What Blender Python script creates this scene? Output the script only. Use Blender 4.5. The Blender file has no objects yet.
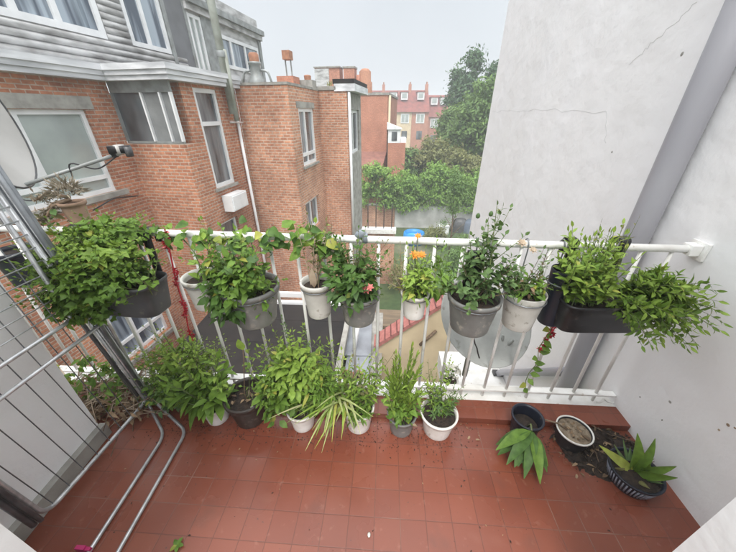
import bpy, math, random
from mathutils import Vector as V, Matrix, noise
S = bpy.context.scene
COL = S.collection
R = random.Random(7)
rad = math.radians
EYE = V((0, 0, 1.6))

# ------------------------------------------------------------------ camera
F_PX, PITCH, ROLL, YAW = 295.08, rad(28.84), rad(-.234), rad(-3.546)
cy, sy, cp, sp = math.cos(YAW), math.sin(YAW), math.cos(PITCH), math.sin(PITCH)
fwd = V((sy*cp, cy*cp, -sp)); rgt = V((cy, -sy, 0)); upv = rgt.cross(fwd)
c_, s_ = math.cos(ROLL), math.sin(ROLL)
rgt, upv = c_*rgt + s_*upv, -s_*rgt + c_*upv
cam_d = bpy.data.cameras.new('camera'); cam = bpy.data.objects.new('camera', cam_d); COL.objects.link(cam)
cam_d.sensor_width = 36; cam_d.lens = 36*F_PX/736; cam_d.clip_start = .02; cam_d.clip_end = 2000
m = Matrix((rgt, upv, -fwd)).transposed().to_4x4(); m.translation = EYE
cam.matrix_world = m; S.camera = cam

def at(px, py, **k):
    """world point on the plane x=, y= or z= that the photograph shows at a pixel"""
    d = rgt*((px-368)/F_PX) - upv*((py-276)/F_PX) + fwd
    (a, v), = k.items(); i = 'xyz'.index(a)
    return EYE + d*((v-EYE[i])/d[i])

# ------------------------------------------------------------------ materials
MATS = {}
def nodes(name):
    m = bpy.data.materials.new(name); m.use_nodes = True
    nt = m.node_tree; b = nt.nodes['Principled BSDF']
    return m, nt, b
def N(nt, t, **k):
    n = nt.nodes.new(t)
    for a, v in k.items(): setattr(n, a, v)
    return n
def noise_node(nt, scale, detail=4, coord='Object', stretch=None):
    tc = N(nt, 'ShaderNodeTexCoord'); n = N(nt, 'ShaderNodeTexNoise')
    n.inputs['Scale'].default_value = scale; n.inputs['Detail'].default_value = detail
    if stretch:
        mp = N(nt, 'ShaderNodeMapping'); mp.inputs['Scale'].default_value = stretch
        nt.links.new(tc.outputs[coord], mp.inputs[0]); nt.links.new(mp.outputs[0], n.inputs[0])
    else: nt.links.new(tc.outputs[coord], n.inputs[0])
    return n
def ramp(nt, src, stops):
    r = N(nt, 'ShaderNodeValToRGB'); e = r.color_ramp.elements
    while len(e) < len(stops): e.new(.5)
    for i, (p, c) in enumerate(stops):
        e[i].position = p; e[i].color = (*c, 1) if len(c) == 3 else c
    nt.links.new(src, r.inputs[0]); return r.outputs[0]
def mixc(nt, f, a, b, mode='MIX'):
    n = N(nt, 'ShaderNodeMix', data_type='RGBA', blend_type=mode)
    for i, v in ((0, f), (6, a), (7, b)):
        if isinstance(v, (int, float)): n.inputs[i].default_value = v
        elif isinstance(v, tuple): n.inputs[i].default_value = (*v, 1)
        else: nt.links.new(v, n.inputs[i])
    return n.outputs[2]
def bump(nt, b, h, strength=.3, dist=.01):
    n = N(nt, 'ShaderNodeBump'); n.inputs['Strength'].default_value = strength; n.inputs['Distance'].default_value = dist
    nt.links.new(h, n.inputs['Height']); nt.links.new(n.outputs[0], b.inputs['Normal'])
def mat(name, c1, c2=None, rough=.6, scale=6, metal=0, bmp=0, bscale=None, lo=.35, hi=.65, stretch=None, spec=None, detail=5, speck=None):
    """two-tone noisy paint / stone / plastic"""
    if name in MATS: return MATS[name]
    m, nt, b = nodes(name)
    c2 = c2 or tuple(x*.75 for x in c1)
    n = noise_node(nt, scale, detail, stretch=stretch)
    col = ramp(nt, n.outputs[0], [(lo, c2), (hi, c1)])
    if speck:
        q = noise_node(nt, speck[0], 8); col = mixc(nt, ramp(nt, q.outputs[0], [(speck[1], (0, 0, 0)), (speck[1]+.1, (.8, .8, .8))]), col, speck[2])
    nt.links.new(col, b.inputs['Base Color'])
    b.inputs['Roughness'].default_value = rough; b.inputs['Metallic'].default_value = metal
    if spec is not None: b.inputs['Specular IOR Level'].default_value = spec
    if bmp: bump(nt, b, noise_node(nt, bscale or scale*6, 6).outputs[0], bmp)
    MATS[name] = m; return m
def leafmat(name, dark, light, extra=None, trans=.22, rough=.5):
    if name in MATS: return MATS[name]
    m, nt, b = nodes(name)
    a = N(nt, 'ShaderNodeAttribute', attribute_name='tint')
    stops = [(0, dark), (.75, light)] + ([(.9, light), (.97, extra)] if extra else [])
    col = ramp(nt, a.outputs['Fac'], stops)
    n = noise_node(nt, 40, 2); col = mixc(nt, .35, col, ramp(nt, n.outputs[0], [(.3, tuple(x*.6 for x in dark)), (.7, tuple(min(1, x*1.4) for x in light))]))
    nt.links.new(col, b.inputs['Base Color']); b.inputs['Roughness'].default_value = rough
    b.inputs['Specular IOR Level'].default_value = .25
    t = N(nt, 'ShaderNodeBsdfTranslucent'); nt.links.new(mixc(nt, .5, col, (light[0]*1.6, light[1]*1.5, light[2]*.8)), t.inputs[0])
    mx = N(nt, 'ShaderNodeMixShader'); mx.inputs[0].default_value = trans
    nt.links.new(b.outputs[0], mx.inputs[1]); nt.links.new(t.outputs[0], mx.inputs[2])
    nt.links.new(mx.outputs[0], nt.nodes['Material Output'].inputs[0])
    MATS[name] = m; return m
def brick(name, c1, c2, mortar, bw=.2, rh=.072, ms=.011, dirt=.75):
    if name in MATS: return MATS[name]
    m, nt, b = nodes(name)
    tc = N(nt, 'ShaderNodeTexCoord'); sx = N(nt, 'ShaderNodeSeparateXYZ'); nt.links.new(tc.outputs['Object'], sx.inputs[0])
    ad = N(nt, 'ShaderNodeMath'); nt.links.new(sx.outputs[0], ad.inputs[0]); nt.links.new(sx.outputs[1], ad.inputs[1])
    cb = N(nt, 'ShaderNodeCombineXYZ'); nt.links.new(ad.outputs[0], cb.inputs[0]); nt.links.new(sx.outputs[2], cb.inputs[1])
    dn = noise_node(nt, 9, 3); wv = mixc(nt, .012, cb.outputs[0], dn.outputs[1], 'ADD')
    t = N(nt, 'ShaderNodeTexBrick'); nt.links.new(wv, t.inputs[0])
    for k, v in (('Scale', 1), ('Brick Width', bw), ('Row Height', rh), ('Mortar Size', ms), ('Mortar Smooth', .35), ('Bias', 0)): t.inputs[k].default_value = v
    t.inputs['Color1'].default_value = (*c1, 1); t.inputs['Color2'].default_value = (*c2, 1); t.inputs['Mortar'].default_value = (*mortar, 1)
    n = noise_node(nt, 1.1, 6, stretch=(1, 1, .6)); n2 = noise_node(nt, 14, 4)
    col = mixc(nt, .55, t.outputs[0], ramp(nt, n2.outputs[0], [(.3, (.55, .5, .5)), (.7, (1.2, 1.2, 1.2))]), 'MULTIPLY')
    col = mixc(nt, dirt, col, ramp(nt, n.outputs[0], [(.32, (.55, .5, .47)), (.6, (1.1, 1.08, 1.06))]), 'MULTIPLY')
    nt.links.new(col, b.inputs['Base Color']); b.inputs['Roughness'].default_value = .9
    inv = N(nt, 'ShaderNodeMath', operation='SUBTRACT'); inv.inputs[0].default_value = 1; nt.links.new(t.outputs['Fac'], inv.inputs[1])
    bump(nt, b, inv.outputs[0], .6, .012); MATS[name] = m; return m

WHITE = mat('white_enamel', (.86, .86, .84), (.70, .69, .65), .4, 9, bmp=.06, speck=(24, .66, (.36, .27, .19)))
PVC = mat('white_window_plastic', (.80, .81, .82), (.68, .69, .70), .35, 3)
TRIM = mat('weathered_white_board', (.74, .75, .77), (.45, .46, .48), .6, 2.5, stretch=(1, .4, 4))
GLASS = mat('dark_window_glass', (.22, .25, .27), (.03, .035, .04), .06, .9, spec=1, stretch=(1, 3, .5), lo=.4, hi=.62, detail=3)
CURT = mat('glass_with_pale_curtain', (.40, .45, .43), (.30, .34, .33), .12, 1.2, spec=.7)
SKYGL = mat('sky_tinted_glass', (.34, .40, .46), (.05, .07, .10), .05, 1.0, spec=1, stretch=(1, 5, .35), lo=.42, hi=.58, detail=3)  # bluish sky reflection and curtain folds are painted into the pane colour
BRICK_A = brick('old_red_brick', (.56, .25, .14), (.39, .16, .09), (.51, .40, .32), bw=.2, rh=.070, ms=.011)
BRICK_B = brick('pale_salmon_brick', (.61, .31, .19), (.43, .195, .115), (.56, .44, .35), bw=.2, rh=.075, ms=.013)
BRICK_C = brick('smooth_orange_brick', (.52, .225, .145), (.46, .19, .12), (.48, .27, .19), ms=.008, dirt=.4)
CONC = mat('grey_concrete', (.36, .35, .32), (.22, .21, .19), .9, 5, bmp=.2)
CLAD = mat('weathered_grey_cladding', (.52, .52, .52), (.20, .195, .19), .75, 2.2, stretch=(1, 1, 3), lo=.3, hi=.6)
ZINC = mat('grey_zinc', (.33, .35, .35), (.22, .23, .22), .5, 5, metal=.25)
GREYPVC = mat('grey_plastic_pipe', (.35, .35, .375), (.27, .27, .295), .42, 3, stretch=(1, 1, .3))
TUBE = mat('galvanised_tube', (.62, .63, .64), (.42, .43, .44), .32, 25, metal=.6)
DTUBE = mat('grey_steel_tube', (.24, .255, .27), (.15, .16, .17), .38, 12, metal=.5)
DISHM = mat('pale_dish_paint', (.50, .49, .47), (.40, .39, .37), .5, 4)
DISHG = mat('weathered_grey_dish_paint', (.36, .37, .35), (.24, .245, .23), .75, 5, bmp=.05, speck=(14, .6, (.12, .11, .09)))
BLACK = mat('black_plastic', (.018, .018, .02), (.010, .010, .012), .4, 6, speck=(28, .62, (.08, .072, .06)))
NAVY = mat('navy_plastic', (.014, .018, .032), (.008, .010, .018), .38, 6)
CHAR = mat('charcoal_plastic', (.075, .077, .08), (.045, .045, .048), .45, 7, speck=(30, .60, (.17, .155, .13)))
PGREY = mat('grey_pot_plastic', (.21, .21, .20), (.13, .13, .125), .5, 8, speck=(26, .58, (.33, .31, .27)))
PWHITE = mat('white_pot_plastic', (.80, .79, .76), (.64, .62, .57), .45, 10, speck=(30, .63, (.38, .31, .23)))
PPALE = mat('pale_grey_pot', (.62, .61, .57), (.46, .45, .41), .5, 8, speck=(26, .60, (.20, .17, .12)))
PBROWN = mat('dark_brown_pot', (.045, .034, .028), (.025, .020, .017), .45, 8, speck=(26, .60, (.14, .115, .09)))
TERRA = mat('terracotta', (.40, .19, .11), (.28, .13, .08), .85, 12, bmp=.1)
SOIL = mat('dark_soil', (.045, .030, .021), (.014, .010, .008), .95, 45, bmp=.8, bscale=90)
DRYSOIL = mat('dry_beige_soil', (.30, .24, .17), (.14, .105, .07), .95, 40, bmp=.8, bscale=90)
STEM = mat('green_stem', (.14, .19, .06), (.09, .10, .04), .6, 20)
WOOD = mat('brown_twig', (.20, .135, .085), (.10, .07, .045), .8, 20)
DRY = mat('dry_straw', (.46, .37, .27), (.24, .165, .11), .8, 9)
REDG = mat('red_garland', (.62, .035, .05), (.30, .015, .025), .35, 60)
ROOFR = mat('red_roof_tiles', (.25, .068, .052), (.15, .045, .038), .8, 1.5)
BITU = mat('black_roofing_felt', (.020, .015, .013), (.007, .006, .006), .9, 1.6, bmp=.3)
CREAM = mat('cream_render', (.66, .54, .36), (.55, .44, .29), .85, 2, bmp=.1)
ORANGE = mat('orange_petal', (.80, .27, .02), None, .5, 20)
PINK = mat('pink_petal', (.72, .20, .18), None, .5, 20)
PALEFL = mat('white_petal', (.75, .74, .66), None, .5, 20)
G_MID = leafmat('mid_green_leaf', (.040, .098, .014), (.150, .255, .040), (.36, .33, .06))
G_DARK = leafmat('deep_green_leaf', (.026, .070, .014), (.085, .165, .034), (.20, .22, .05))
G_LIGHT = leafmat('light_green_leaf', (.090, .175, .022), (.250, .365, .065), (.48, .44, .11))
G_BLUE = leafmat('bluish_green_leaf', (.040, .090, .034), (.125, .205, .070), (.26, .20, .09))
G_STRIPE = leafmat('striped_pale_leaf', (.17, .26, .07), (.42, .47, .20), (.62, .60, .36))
G_OLIVE = leafmat('olive_leaf', (.085, .10, .04), (.21, .20, .09), (.33, .22, .10))
G_DEAD = leafmat('dead_leaf', (.10, .065, .04), (.33, .23, .14), (.45, .36, .25), trans=.1, rough=.8)
G_GREY = leafmat('withered_grey_leaf', (.11, .095, .075), (.31, .27, .21), None, trans=.1, rough=.9)
T_DARK = leafmat('conifer_foliage', (.045, .10, .055), (.115, .190, .095), None, .2, .6)
T_MID = leafmat('tree_foliage', (.060, .125, .040), (.175, .275, .085), None, .25, .6)
T_OLIVE = leafmat('bronze_tree_foliage', (.10, .125, .05), (.26, .265, .11), None, .25, .6)
T_IVY = leafmat('ivy_foliage', (.075, .165, .035), (.25, .40, .09), None, .25, .5)

# ------------------------------------------------------------------ mesh builder
class MB:
    def __init__(s): s.v = []; s.f = []; s.mi = []; s.t = []; s.mats = []
    def m(s, mt):
        if mt not in s.mats: s.mats.append(mt)
        return s.mats.index(mt)
    def add(s, vs, fs, mt, tint=.5):
        o = len(s.v); i = s.m(mt)
        s.v += [tuple(p) for p in vs]; s.t += [tint]*len(vs)
        s.f += [tuple(o+k for k in f) for f in fs]; s.mi += [i]*len(fs)
        return s
    def box(s, x0, x1, y0, y1, z0, z1, mt, M=None):
        vs = [V((x, y, z)) for z in (z0, z1) for y in (y0, y1) for x in (x0, x1)]
        if M: vs = [M @ p for p in vs]
        return s.add(vs, [(0, 2, 3, 1), (4, 5, 7, 6), (0, 1, 5, 4), (2, 6, 7, 3), (0, 4, 6, 2), (1, 3, 7, 5)], mt)
    def tube(s, pts, r, mt, n=8, r2=None, caps=True, tint=.5):
        pts = [V(p) for p in pts]; vs = []; fs = []; k = len(pts)
        t0 = (pts[1]-pts[0]).normalized(); a = t0.orthogonal().normalized()
        for i, p in enumerate(pts):
            t = (pts[min(i+1, k-1)]-pts[max(i-1, 0)]).normalized()
            a = (a - t*a.dot(t)); a = a.normalized() if a.length > 1e-6 else t.orthogonal().normalized()
            b = t.cross(a); rr = r if r2 is None else r+(r2-r)*i/(k-1)
            vs += [p+(a*math.cos(2*math.pi*j/n)+b*math.sin(2*math.pi*j/n))*rr for j in range(n)]
        for i in range(k-1):
            fs += [(i*n+j, i*n+(j+1) % n, (i+1)*n+(j+1) % n, (i+1)*n+j) for j in range(n)]
        if caps: fs += [tuple(range(n))[::-1], tuple((k-1)*n+j for j in range(n))]
        return s.add(vs, fs, mt, tint)
    def lathe(s, prof, c, mt, n=28, M=None, sx=1, sy=1, capb=False):
        vs = []; fs = []; c = V(c)
        for r, z in prof:
            for j in range(n):
                p = V((r*sx*math.cos(2*math.pi*j/n), r*sy*math.sin(2*math.pi*j/n), z))
                vs.append(c+(M @ p if M else p))
        for i in range(len(prof)-1):
            fs += [(i*n+j, i*n+(j+1) % n, (i+1)*n+(j+1) % n, (i+1)*n+j) for j in range(n)]
        if capb: fs.append(tuple(range(n))[::-1])
        return s.add(vs, fs, mt)
    def leaf(s, p, d, nrm, L, W, mt, bend=.3, fold=.25, seg=3, tint=None, tip=.9, wid=.4):
        p = V(p); d = V(d).normalized(); nrm = V(nrm); sd = d.cross(nrm)
        if sd.length < 1e-4: sd = d.orthogonal()
        sd.normalize(); nn = sd.cross(d).normalized(); vs = []; fs = []
        for i in range(seg+1):
            t = i/seg
            w = .5*W*(math.sin(math.pi*min(1, (t/wid if t < wid else 1+(t-wid)/(1-wid))*.5))**.8 if 0 < t < 1 else .06)
            c = p+d*(L*t)-nn*(bend*L*t*t)
            vs += [c-sd*w+nn*(fold*w), c, c+sd*w+nn*(fold*w)]
        for i in range(seg):
            a = i*3; fs += [(a, a+1, a+4, a+3), (a+1, a+2, a+5, a+4)]
        return s.add(vs, fs, mt, R.random() if tint is None else tint)
    def build(s, name, parent=None, smooth=True):
        me = bpy.data.meshes.new(name); me.from_pydata(s.v, [], s.f); me.update()
        for mt in s.mats: me.materials.append(mt)
        me.polygons.foreach_set('material_index', s.mi)
        if smooth: me.polygons.foreach_set('use_smooth', [True]*len(s.f))
        a = me.attributes.new('tint', 'FLOAT', 'POINT'); a.data.foreach_set('value', s.t)
        o = bpy.data.objects.new(name, me); COL.objects.link(o)
        if parent: o.parent = parent
        return o
def flat(mb, name, parent=None): return mb.build(name, parent, smooth=False)
def tag(o, label, cat, group=None, kind=None):
    if kind: o['kind'] = kind
    if label: o['label'] = label
    if cat: o['category'] = cat
    if group: o['group'] = group
    return o
def thing(name, label, cat, loc=(0, 0, 0), rz=0, group=None):
    o = bpy.data.objects.new(name, None); COL.objects.link(o); o.location = loc; o.rotation_euler = (0, 0, rz); o.empty_display_size = .1
    return tag(o, label, cat, group)
def u(a, b): return R.uniform(a, b)
def rv(s=1): return V((R.gauss(0, s), R.gauss(0, s), R.gauss(0, s)))
def arc(pts, rr, n=5):
    """round the inner corners of a polyline"""
    pts = [V(p) for p in pts]; out = [pts[0]]
    for i in range(1, len(pts)-1):
        a = (pts[i-1]-pts[i]); b = (pts[i+1]-pts[i]); q = min(rr, a.length*.45, b.length*.45)
        A = pts[i]+a.normalized()*q; B = pts[i]+b.normalized()*q
        for k in range(n+1):
            t = k/n; out.append(A*(1-t)**2+pts[i]*2*t*(1-t)+B*t*t)
    out.append(pts[-1]); return out
def wall_holes(mb, axis, f0, f1, s0, s1, z0, z1, holes, mt):
    """a wall f0..f1 thick running s0..s1 with real openings"""
    ss = sorted({s0, s1, *[h[0] for h in holes], *[h[1] for h in holes]}); zz = sorted({z0, z1, *[h[2] for h in holes], *[h[3] for h in holes]})
    def inh(a, b): return any(h[0] < a < h[1] and h[2] < b < h[3] for h in holes)
    ss = [q for q in ss if s0 <= q <= s1]; zz = [q for q in zz if z0 <= q <= z1]
    for i in range(len(ss)-1):
        j = 0
        while j < len(zz)-1:
            if inh((ss[i]+ss[i+1])/2, (zz[j]+zz[j+1])/2): j += 1; continue
            k = j
            while k < len(zz)-1 and not inh((ss[i]+ss[i+1])/2, (zz[k]+zz[k+1])/2): k += 1
            if axis == 'x': mb.box(f0, f1, ss[i], ss[i+1], zz[j], zz[k], mt)
            else: mb.box(ss[i], ss[i+1], f0, f1, zz[j], zz[k], mt)
            j = k
def window(par, axis, f, s0, s1, z0, z1, sgn, mull=(), trans=(), fw=.07, pane=None, fm=None, tops=None):
    """frame + one pane mesh; f = outer face of the frame, sgn = direction the window looks along its axis"""
    fm = fm or PVC; mb = MB(); d = .07
    def bx(a, b, c, e, dd=0):
        lo, hi = sorted((f+sgn*dd, f-sgn*d))
        (mb.box(lo, hi, a, b, c, e, fm) if axis == 'x' else mb.box(a, b, lo, hi, c, e, fm))
    bx(s0, s1, z0, z0+fw); bx(s0, s1, z1-fw, z1); bx(s0, s0+fw, z0+fw, z1-fw); bx(s1-fw, s1, z0+fw, z1-fw)
    for q in mull: c = s0+(s1-s0)*q; bx(c-fw*.5, c+fw*.5, z0+fw, z1-fw, -.004)
    for q in trans: c = z0+(z1-z0)*q; bx(s0+fw, s1-fw, c-fw*.5, c+fw*.5, .006)
    w = flat(mb, 'window', par); g = MB(); lo, hi = sorted((f-sgn*.045, f-sgn*.055))
    (g.box(lo, hi, s0+.02, s1-.02, z0+.02, z1-.02, pane or GLASS) if axis == 'x' else g.box(s0+.02, s1-.02, lo, hi, z0+.02, z1-.02, pane or GLASS))
    flat(g, 'pane', w); return w

# ------------------------------------------------------------------ balcony shell
def tiles():
    m, nt, b = nodes('red_quarry_tiles')
    tc = N(nt, 'ShaderNodeTexCoord'); t = N(nt, 'ShaderNodeTexBrick'); t.offset = 0; t.squash = 1
    mp = N(nt, 'ShaderNodeMapping'); mp.inputs['Location'].default_value = (.015, .05, 0); nt.links.new(tc.outputs['Object'], mp.inputs[0])
    nt.links.new(mp.outputs[0], t.inputs[0])
    for k, v in (('Scale', 1), ('Brick Width', .1155), ('Row Height', .1155), ('Mortar Size', .0021), ('Mortar Smooth', .4), ('Bias', -.1)): t.inputs[k].default_value = v
    t.inputs['Color1'].default_value = (.205, .060, .034, 1); t.inputs['Color2'].default_value = (.172, .049, .029, 1); t.inputs['Mortar'].default_value = (.125, .042, .026, 1)
    big = noise_node(nt, 1.6, 5); fine = noise_node(nt, 26, 6); spots = noise_node(nt, 75, 2)
    col = mixc(nt, .8, t.outputs[0], ramp(nt, big.outputs[0], [(.3, (.74, .70, .68)), (.5, (.97, .96, .95)), (.68, (1.14, 1.13, 1.12))]), 'MULTIPLY')
    # pale worn grout and scuffs
    gn = noise_node(nt, 2.3, 3)
    gf = N(nt, 'ShaderNodeMath', operation='MULTIPLY'); nt.links.new(t.outputs['Fac'], gf.inputs[0]); nt.links.new(ramp(nt, gn.outputs[0], [(.52, (0, 0, 0)), (.75, (.38, .38, .38))]), gf.inputs[1])
    col = mixc(nt, gf.outputs[0], col, (.50, .33, .26))
    col = mixc(nt, ramp(nt, fine.outputs[0], [(.62, (0, 0, 0)), (.8, (.35, .35, .35))]), col, (.36, .19, .14))
    col = mixc(nt, ramp(nt, spots.outputs[0], [(.70, (0, 0, 0)), (.76, (.8, .8, .8))]), col, (.06, .035, .03))
    st_ = noise_node(nt, 5.5, 7); col = mixc(nt, ramp(nt, st_.outputs[0], [(.58, (0, 0, 0)), (.70, (.32, .32, .32))]), col, (.085, .040, .030))
    st2 = noise_node(nt, 3.1, 6, stretch=(1, 1.7, 1)); col = mixc(nt, ramp(nt, st2.outputs[0], [(.62, (0, 0, 0)), (.8, (.16, .16, .16))]), col, (.36, .20, .15))
    nt.links.new(col, b.inputs['Base Color'])
    nt.links.new(ramp(nt, big.outputs[0], [(.3, (.20, .20, .20)), (.7, (.36, .36, .36))]), b.inputs['Roughness'])
    inv = N(nt, 'ShaderNodeMath', operation='MULTIPLY_ADD'); inv.inputs[1].default_value = -1; inv.inputs[2].default_value = 1
    nt.links.new(t.outputs['Fac'], inv.inputs[0]); bump(nt, b, inv.outputs[0], .25, .003)
    return m
TILE = tiles()
fl = MB(); fl.box(-2.3, 1.42, -.4, 1.14, -.2, 0, TILE); tag(flat(fl, 'balcony_floor'), None, None, kind='structure')
st = MB(); st.box(-2.3, 1.42, 1.142, 1.27, -.2, .04, TILE); tag(flat(st, 'floor_step'), None, None, kind='structure')
se = MB(); se.box(-2.3, 1.42, 1.272, 1.40, -.22, .036, WHITE); tag(flat(se, 'balcony_edge'), None, None, kind='structure')

def wallmat():
    m, nt, b = nodes('white_painted_render')
    n = noise_node(nt, .9, 6, stretch=(1, 1, .45)); n2 = noise_node(nt, 3.2, 5, stretch=(1, 1, .12)); n3 = noise_node(nt, 22, 5)
    col = ramp(nt, n.outputs[0], [(.2, (.80, .80, .805)), (.75, (.86, .86, .87))])
    col = mixc(nt, .5, col, ramp(nt, n2.outputs[0], [(.25, (.91, .90, .88)), (.6, (1, 1, 1))]), 'MULTIPLY')
    col = mixc(nt, ramp(nt, n3.outputs[0], [(.72, (0, 0, 0)), (.82, (.35, .35, .35))]), col, (.40, .34, .27))
    nt.links.new(col, b.inputs['Base Color']); b.inputs['Roughness'].default_value = .8
    pt = noise_node(nt, 2.1, 3); col2 = mixc(nt, ramp(nt, pt.outputs[0], [(.45, (0, 0, 0)), (.70, (.15, .15, .15))]), col, (.74, .75, .77)); nt.links.new(col2, b.inputs['Base Color'])
    bump(nt, b, noise_node(nt, 5, 9).outputs[0], .4, .03); return m
WALL = wallmat()
pw = thing('party_wall', 'tall white rendered wall with fine cracks closing the right side', 'wall', (1.42, 1.3, 0))
w = MB(); w.box(0, .32, -1.7, 3.52, -7, 3.25, WALL); flat(w, 'wall_face', pw)
cr = MB()
def crack(p, q, n=14, r=.0008, j=.012):
    p, q = V(p)-pw.location, V(q)-pw.location; pts = []
    for i in range(n+1):
        t = i/n; c = p.lerp(q, t); c.x = -.0003; c.y += u(-j, j)*(0 < i < n); c.z += u(-j, j)*(0 < i < n); pts.append(c)
    cr.tube(pts, r, mat('hairline_crack', (.50, .50, .49), (.38, .38, .37), .9, 30), 4)
crack(at(629, 64, x=1.42), at(697, 2, x=1.42), 22)
crack(at(492, 111, x=1.42), at(606, 111, x=1.42), 18, j=.02)
crack(at(606, 111, x=1.42), at(606, 143, x=1.42), 8)
cr.build('crack', pw)
dm = MB()
for px, py, r in ((682, 54, .012), (612, 152, .008), (670, 402, .008), (640, 397, .006), (662, 420, .007), (728, 425, .008), (719, 430, .006), (735, 428, .005)):
    c = at(px, py, x=1.42)-pw.location
    dm.lathe([(0, .0015), (r*.7, .0012), (r, -.001)], c, CONC if px < 700 else DRY, 7, Matrix.Rotation(rad(-90), 3, 'Y'), 1, u(.6, 1.6))
dm.build('wall_chip', pw)

sw = thing('side_wall', 'low white painted dividing wall behind the clothes airer', 'wall', (-1.57, .95, 0), rad(3.5))
w = MB(); w.box(-.28, 0, -1.3, 0, -.3, 1.28, WALL); flat(w, 'wall_face', sw)
w = MB(); w.box(.0, .035, -1.3, .01, .002, .085, CONC); flat(w, 'skirting', sw)
for nm, x0, x1, lb in (('house_wall', .73, 1.41, 'white wall edge right of the doorway, cut by the lower right corner'), ('house_wall', -2.3, -.80, 'white wall edge left of the doorway, cut by the lower left corner')):
    w = MB(); w.box(x0, x1, -.1, .355 if x0 > 0 else .248, .003, 2.4, WALL); tag(flat(w, nm), lb, 'wall')

# drain pipe on the right wall
dp = thing('drain_pipe', 'thick grey plastic downpipe running up the white right wall', 'pipe', (1.358, 1.585, 0))
w = MB(); w.tube([(0, 0, -6.5), (0, 0, 1.0), (0, 0, 4.6)], .060, GREYPVC, 28); w.build('pipe', dp)
w = MB(); w.lathe([(.0605, 0), (.066, .004), (.066, .03), (.0605, .034)], (0, 0, 1.99), GREYPVC); w.build('bracket', dp); w = MB()
w.lathe([(.0605, 0), (.067, .004), (.067, .11), (.0605, .114)], (0, 0, -.55), GREYPVC); w.build('bracket', dp)
w = MB(); w.tube(arc([(0, .0, .0), (.01, .22, -.24), (.01, 1.0, -1.08), (.01, 1.02, -6)], .1), .034, GREYPVC, 12); w.build('branch_pipe', dp)

# ------------------------------------------------------------------ railing
rl = thing('railing', 'white metal balcony railing with round top rail and thin bars', 'railing', (0, 1.31, .04))
def railz(x): return 1.035 + (-.012)*x
w = MB(); w.tube([(x, 0, railz(x)) for x in (-2.29, -1.5, -.7, 0, .7, 1.415)], .0175, WHITE, 14); w.build('top_rail', rl)
w = MB(); w.box(-2.29, 1.415, -.018, .018, .055, .067, WHITE); flat(w, 'bottom_rail', rl)
for k in range(-14, 14):
    x = -.43+.1335*k
    if not -2.28 < x < 1.40: continue
    w = MB(); w.tube([(x, 0, .0), (x, 0, railz(x)-.01)], .0085, WHITE, 8); w.build('baluster', rl)
w = MB(); w.box(1.405, 1.419, -.04, .04, .975, 1.055, WHITE); w.box(1.36, 1.404, -.024, .024, .995, 1.042, WHITE); flat(w, 'wall_bracket', rl)
w = MB(); w.tube([(u(-.004, .004)+1.31+i*.012, -.02-.01*math.sin(i), .01+.02*abs(math.sin(i*.5))) for i in range(9)], .005, WHITE, 6); w.build('cord', rl)

def garland(px0, py0, px1, py1, name, label):
    p, q = at(px0, py0, y=1.285), at(px1, py1, y=1.285); mb = MB()
    for i in range(90):
        t = i/90
        if math.sin(t*21) < -.1: continue
        c = p.lerp(q, t)+V((.008*math.sin(t*40), .008*math.cos(t*40), 0))
        for _ in range(6): mb.leaf(c, rv(), rv(), u(.012, .022), .010, REDG, seg=2)
    mb.tube([p.lerp(q, i/12)+V((.004*math.sin(i), 0, 0)) for i in range(13)], .004, REDG, 6)
    tag(mb.build(name), label, 'garland', 'red garlands wound on the railing')
garland(164, 232, 192, 340, 'red_garland', 'red tinsel garland hanging down a bar beside the left trough planter')
garland(558, 322, 540, 352, 'red_garland', 'short red garland under the black right trough planter')

# ------------------------------------------------------------------ pots and plants
def pot(par, r, h, mt, taper=.74, soil=SOIL, rim=True, fill=.88, sx=1, ribs=0):
    rb = r*taper; th = .004
    pr = [(0, 0), (rb, 0), (rb+.002, .004)] + [(rb+(r-rb)*t, h*t) for t in (.25, .5, .75)]
    if rim: pr += [(rb+(r-rb)*.86, h*.86), (r+.004, h*.87), (r+.006, h*.995), (r+.003, h), (r-.004, h), (r-.007, h*.9)]
    else: pr += [(r, h*.99), (r-.001, h), (r-.005, h), (r-.007, h*.92)]
    pr += [(rb+(r-rb)*.8-.005, h*(fill-.08))]
    mb = MB(); mb.lathe(pr, (0, 0, 0), mt, 32, sx=sx)
    b = mb.build('pot', par)
    if ribs:
        k = MB()
        for i in range(ribs):
            a = 2*math.pi*i/ribs; k.tube([(math.cos(a)*(rb+(r-rb)*t+.002), math.sin(a)*(rb+(r-rb)*t+.002), h*t) for t in (.18, .8)], .0035, mat('pale_rib_plastic', (.30, .32, .38)), 6)
        k.build('rib', b)
    if soil:
        sm = MB(); rs = rb+(r-rb)*fill-.004; n = 20; vs = [V((0, 0, h*fill+.004))]; fs = []
        for q in (.4, .75, 1):
            for j in range(n):
                a = 2*math.pi*j/n; vs.append(V((rs*q*sx*math.cos(a), rs*q*math.sin(a), h*fill+u(-.006, .007)*(q < 1))))
        fs += [(0, 1+j, 1+(j+1) % n) for j in range(n)]
        for i in range(2): fs += [(1+i*n+j, 1+(i+1)*n+j, 1+(i+1)*n+(j+1) % n, 1+i*n+(j+1) % n) for j in range(n)]
        sm.add(vs, fs, soil); so = sm.build('soil', par)
        # crumbs
    return b
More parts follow.
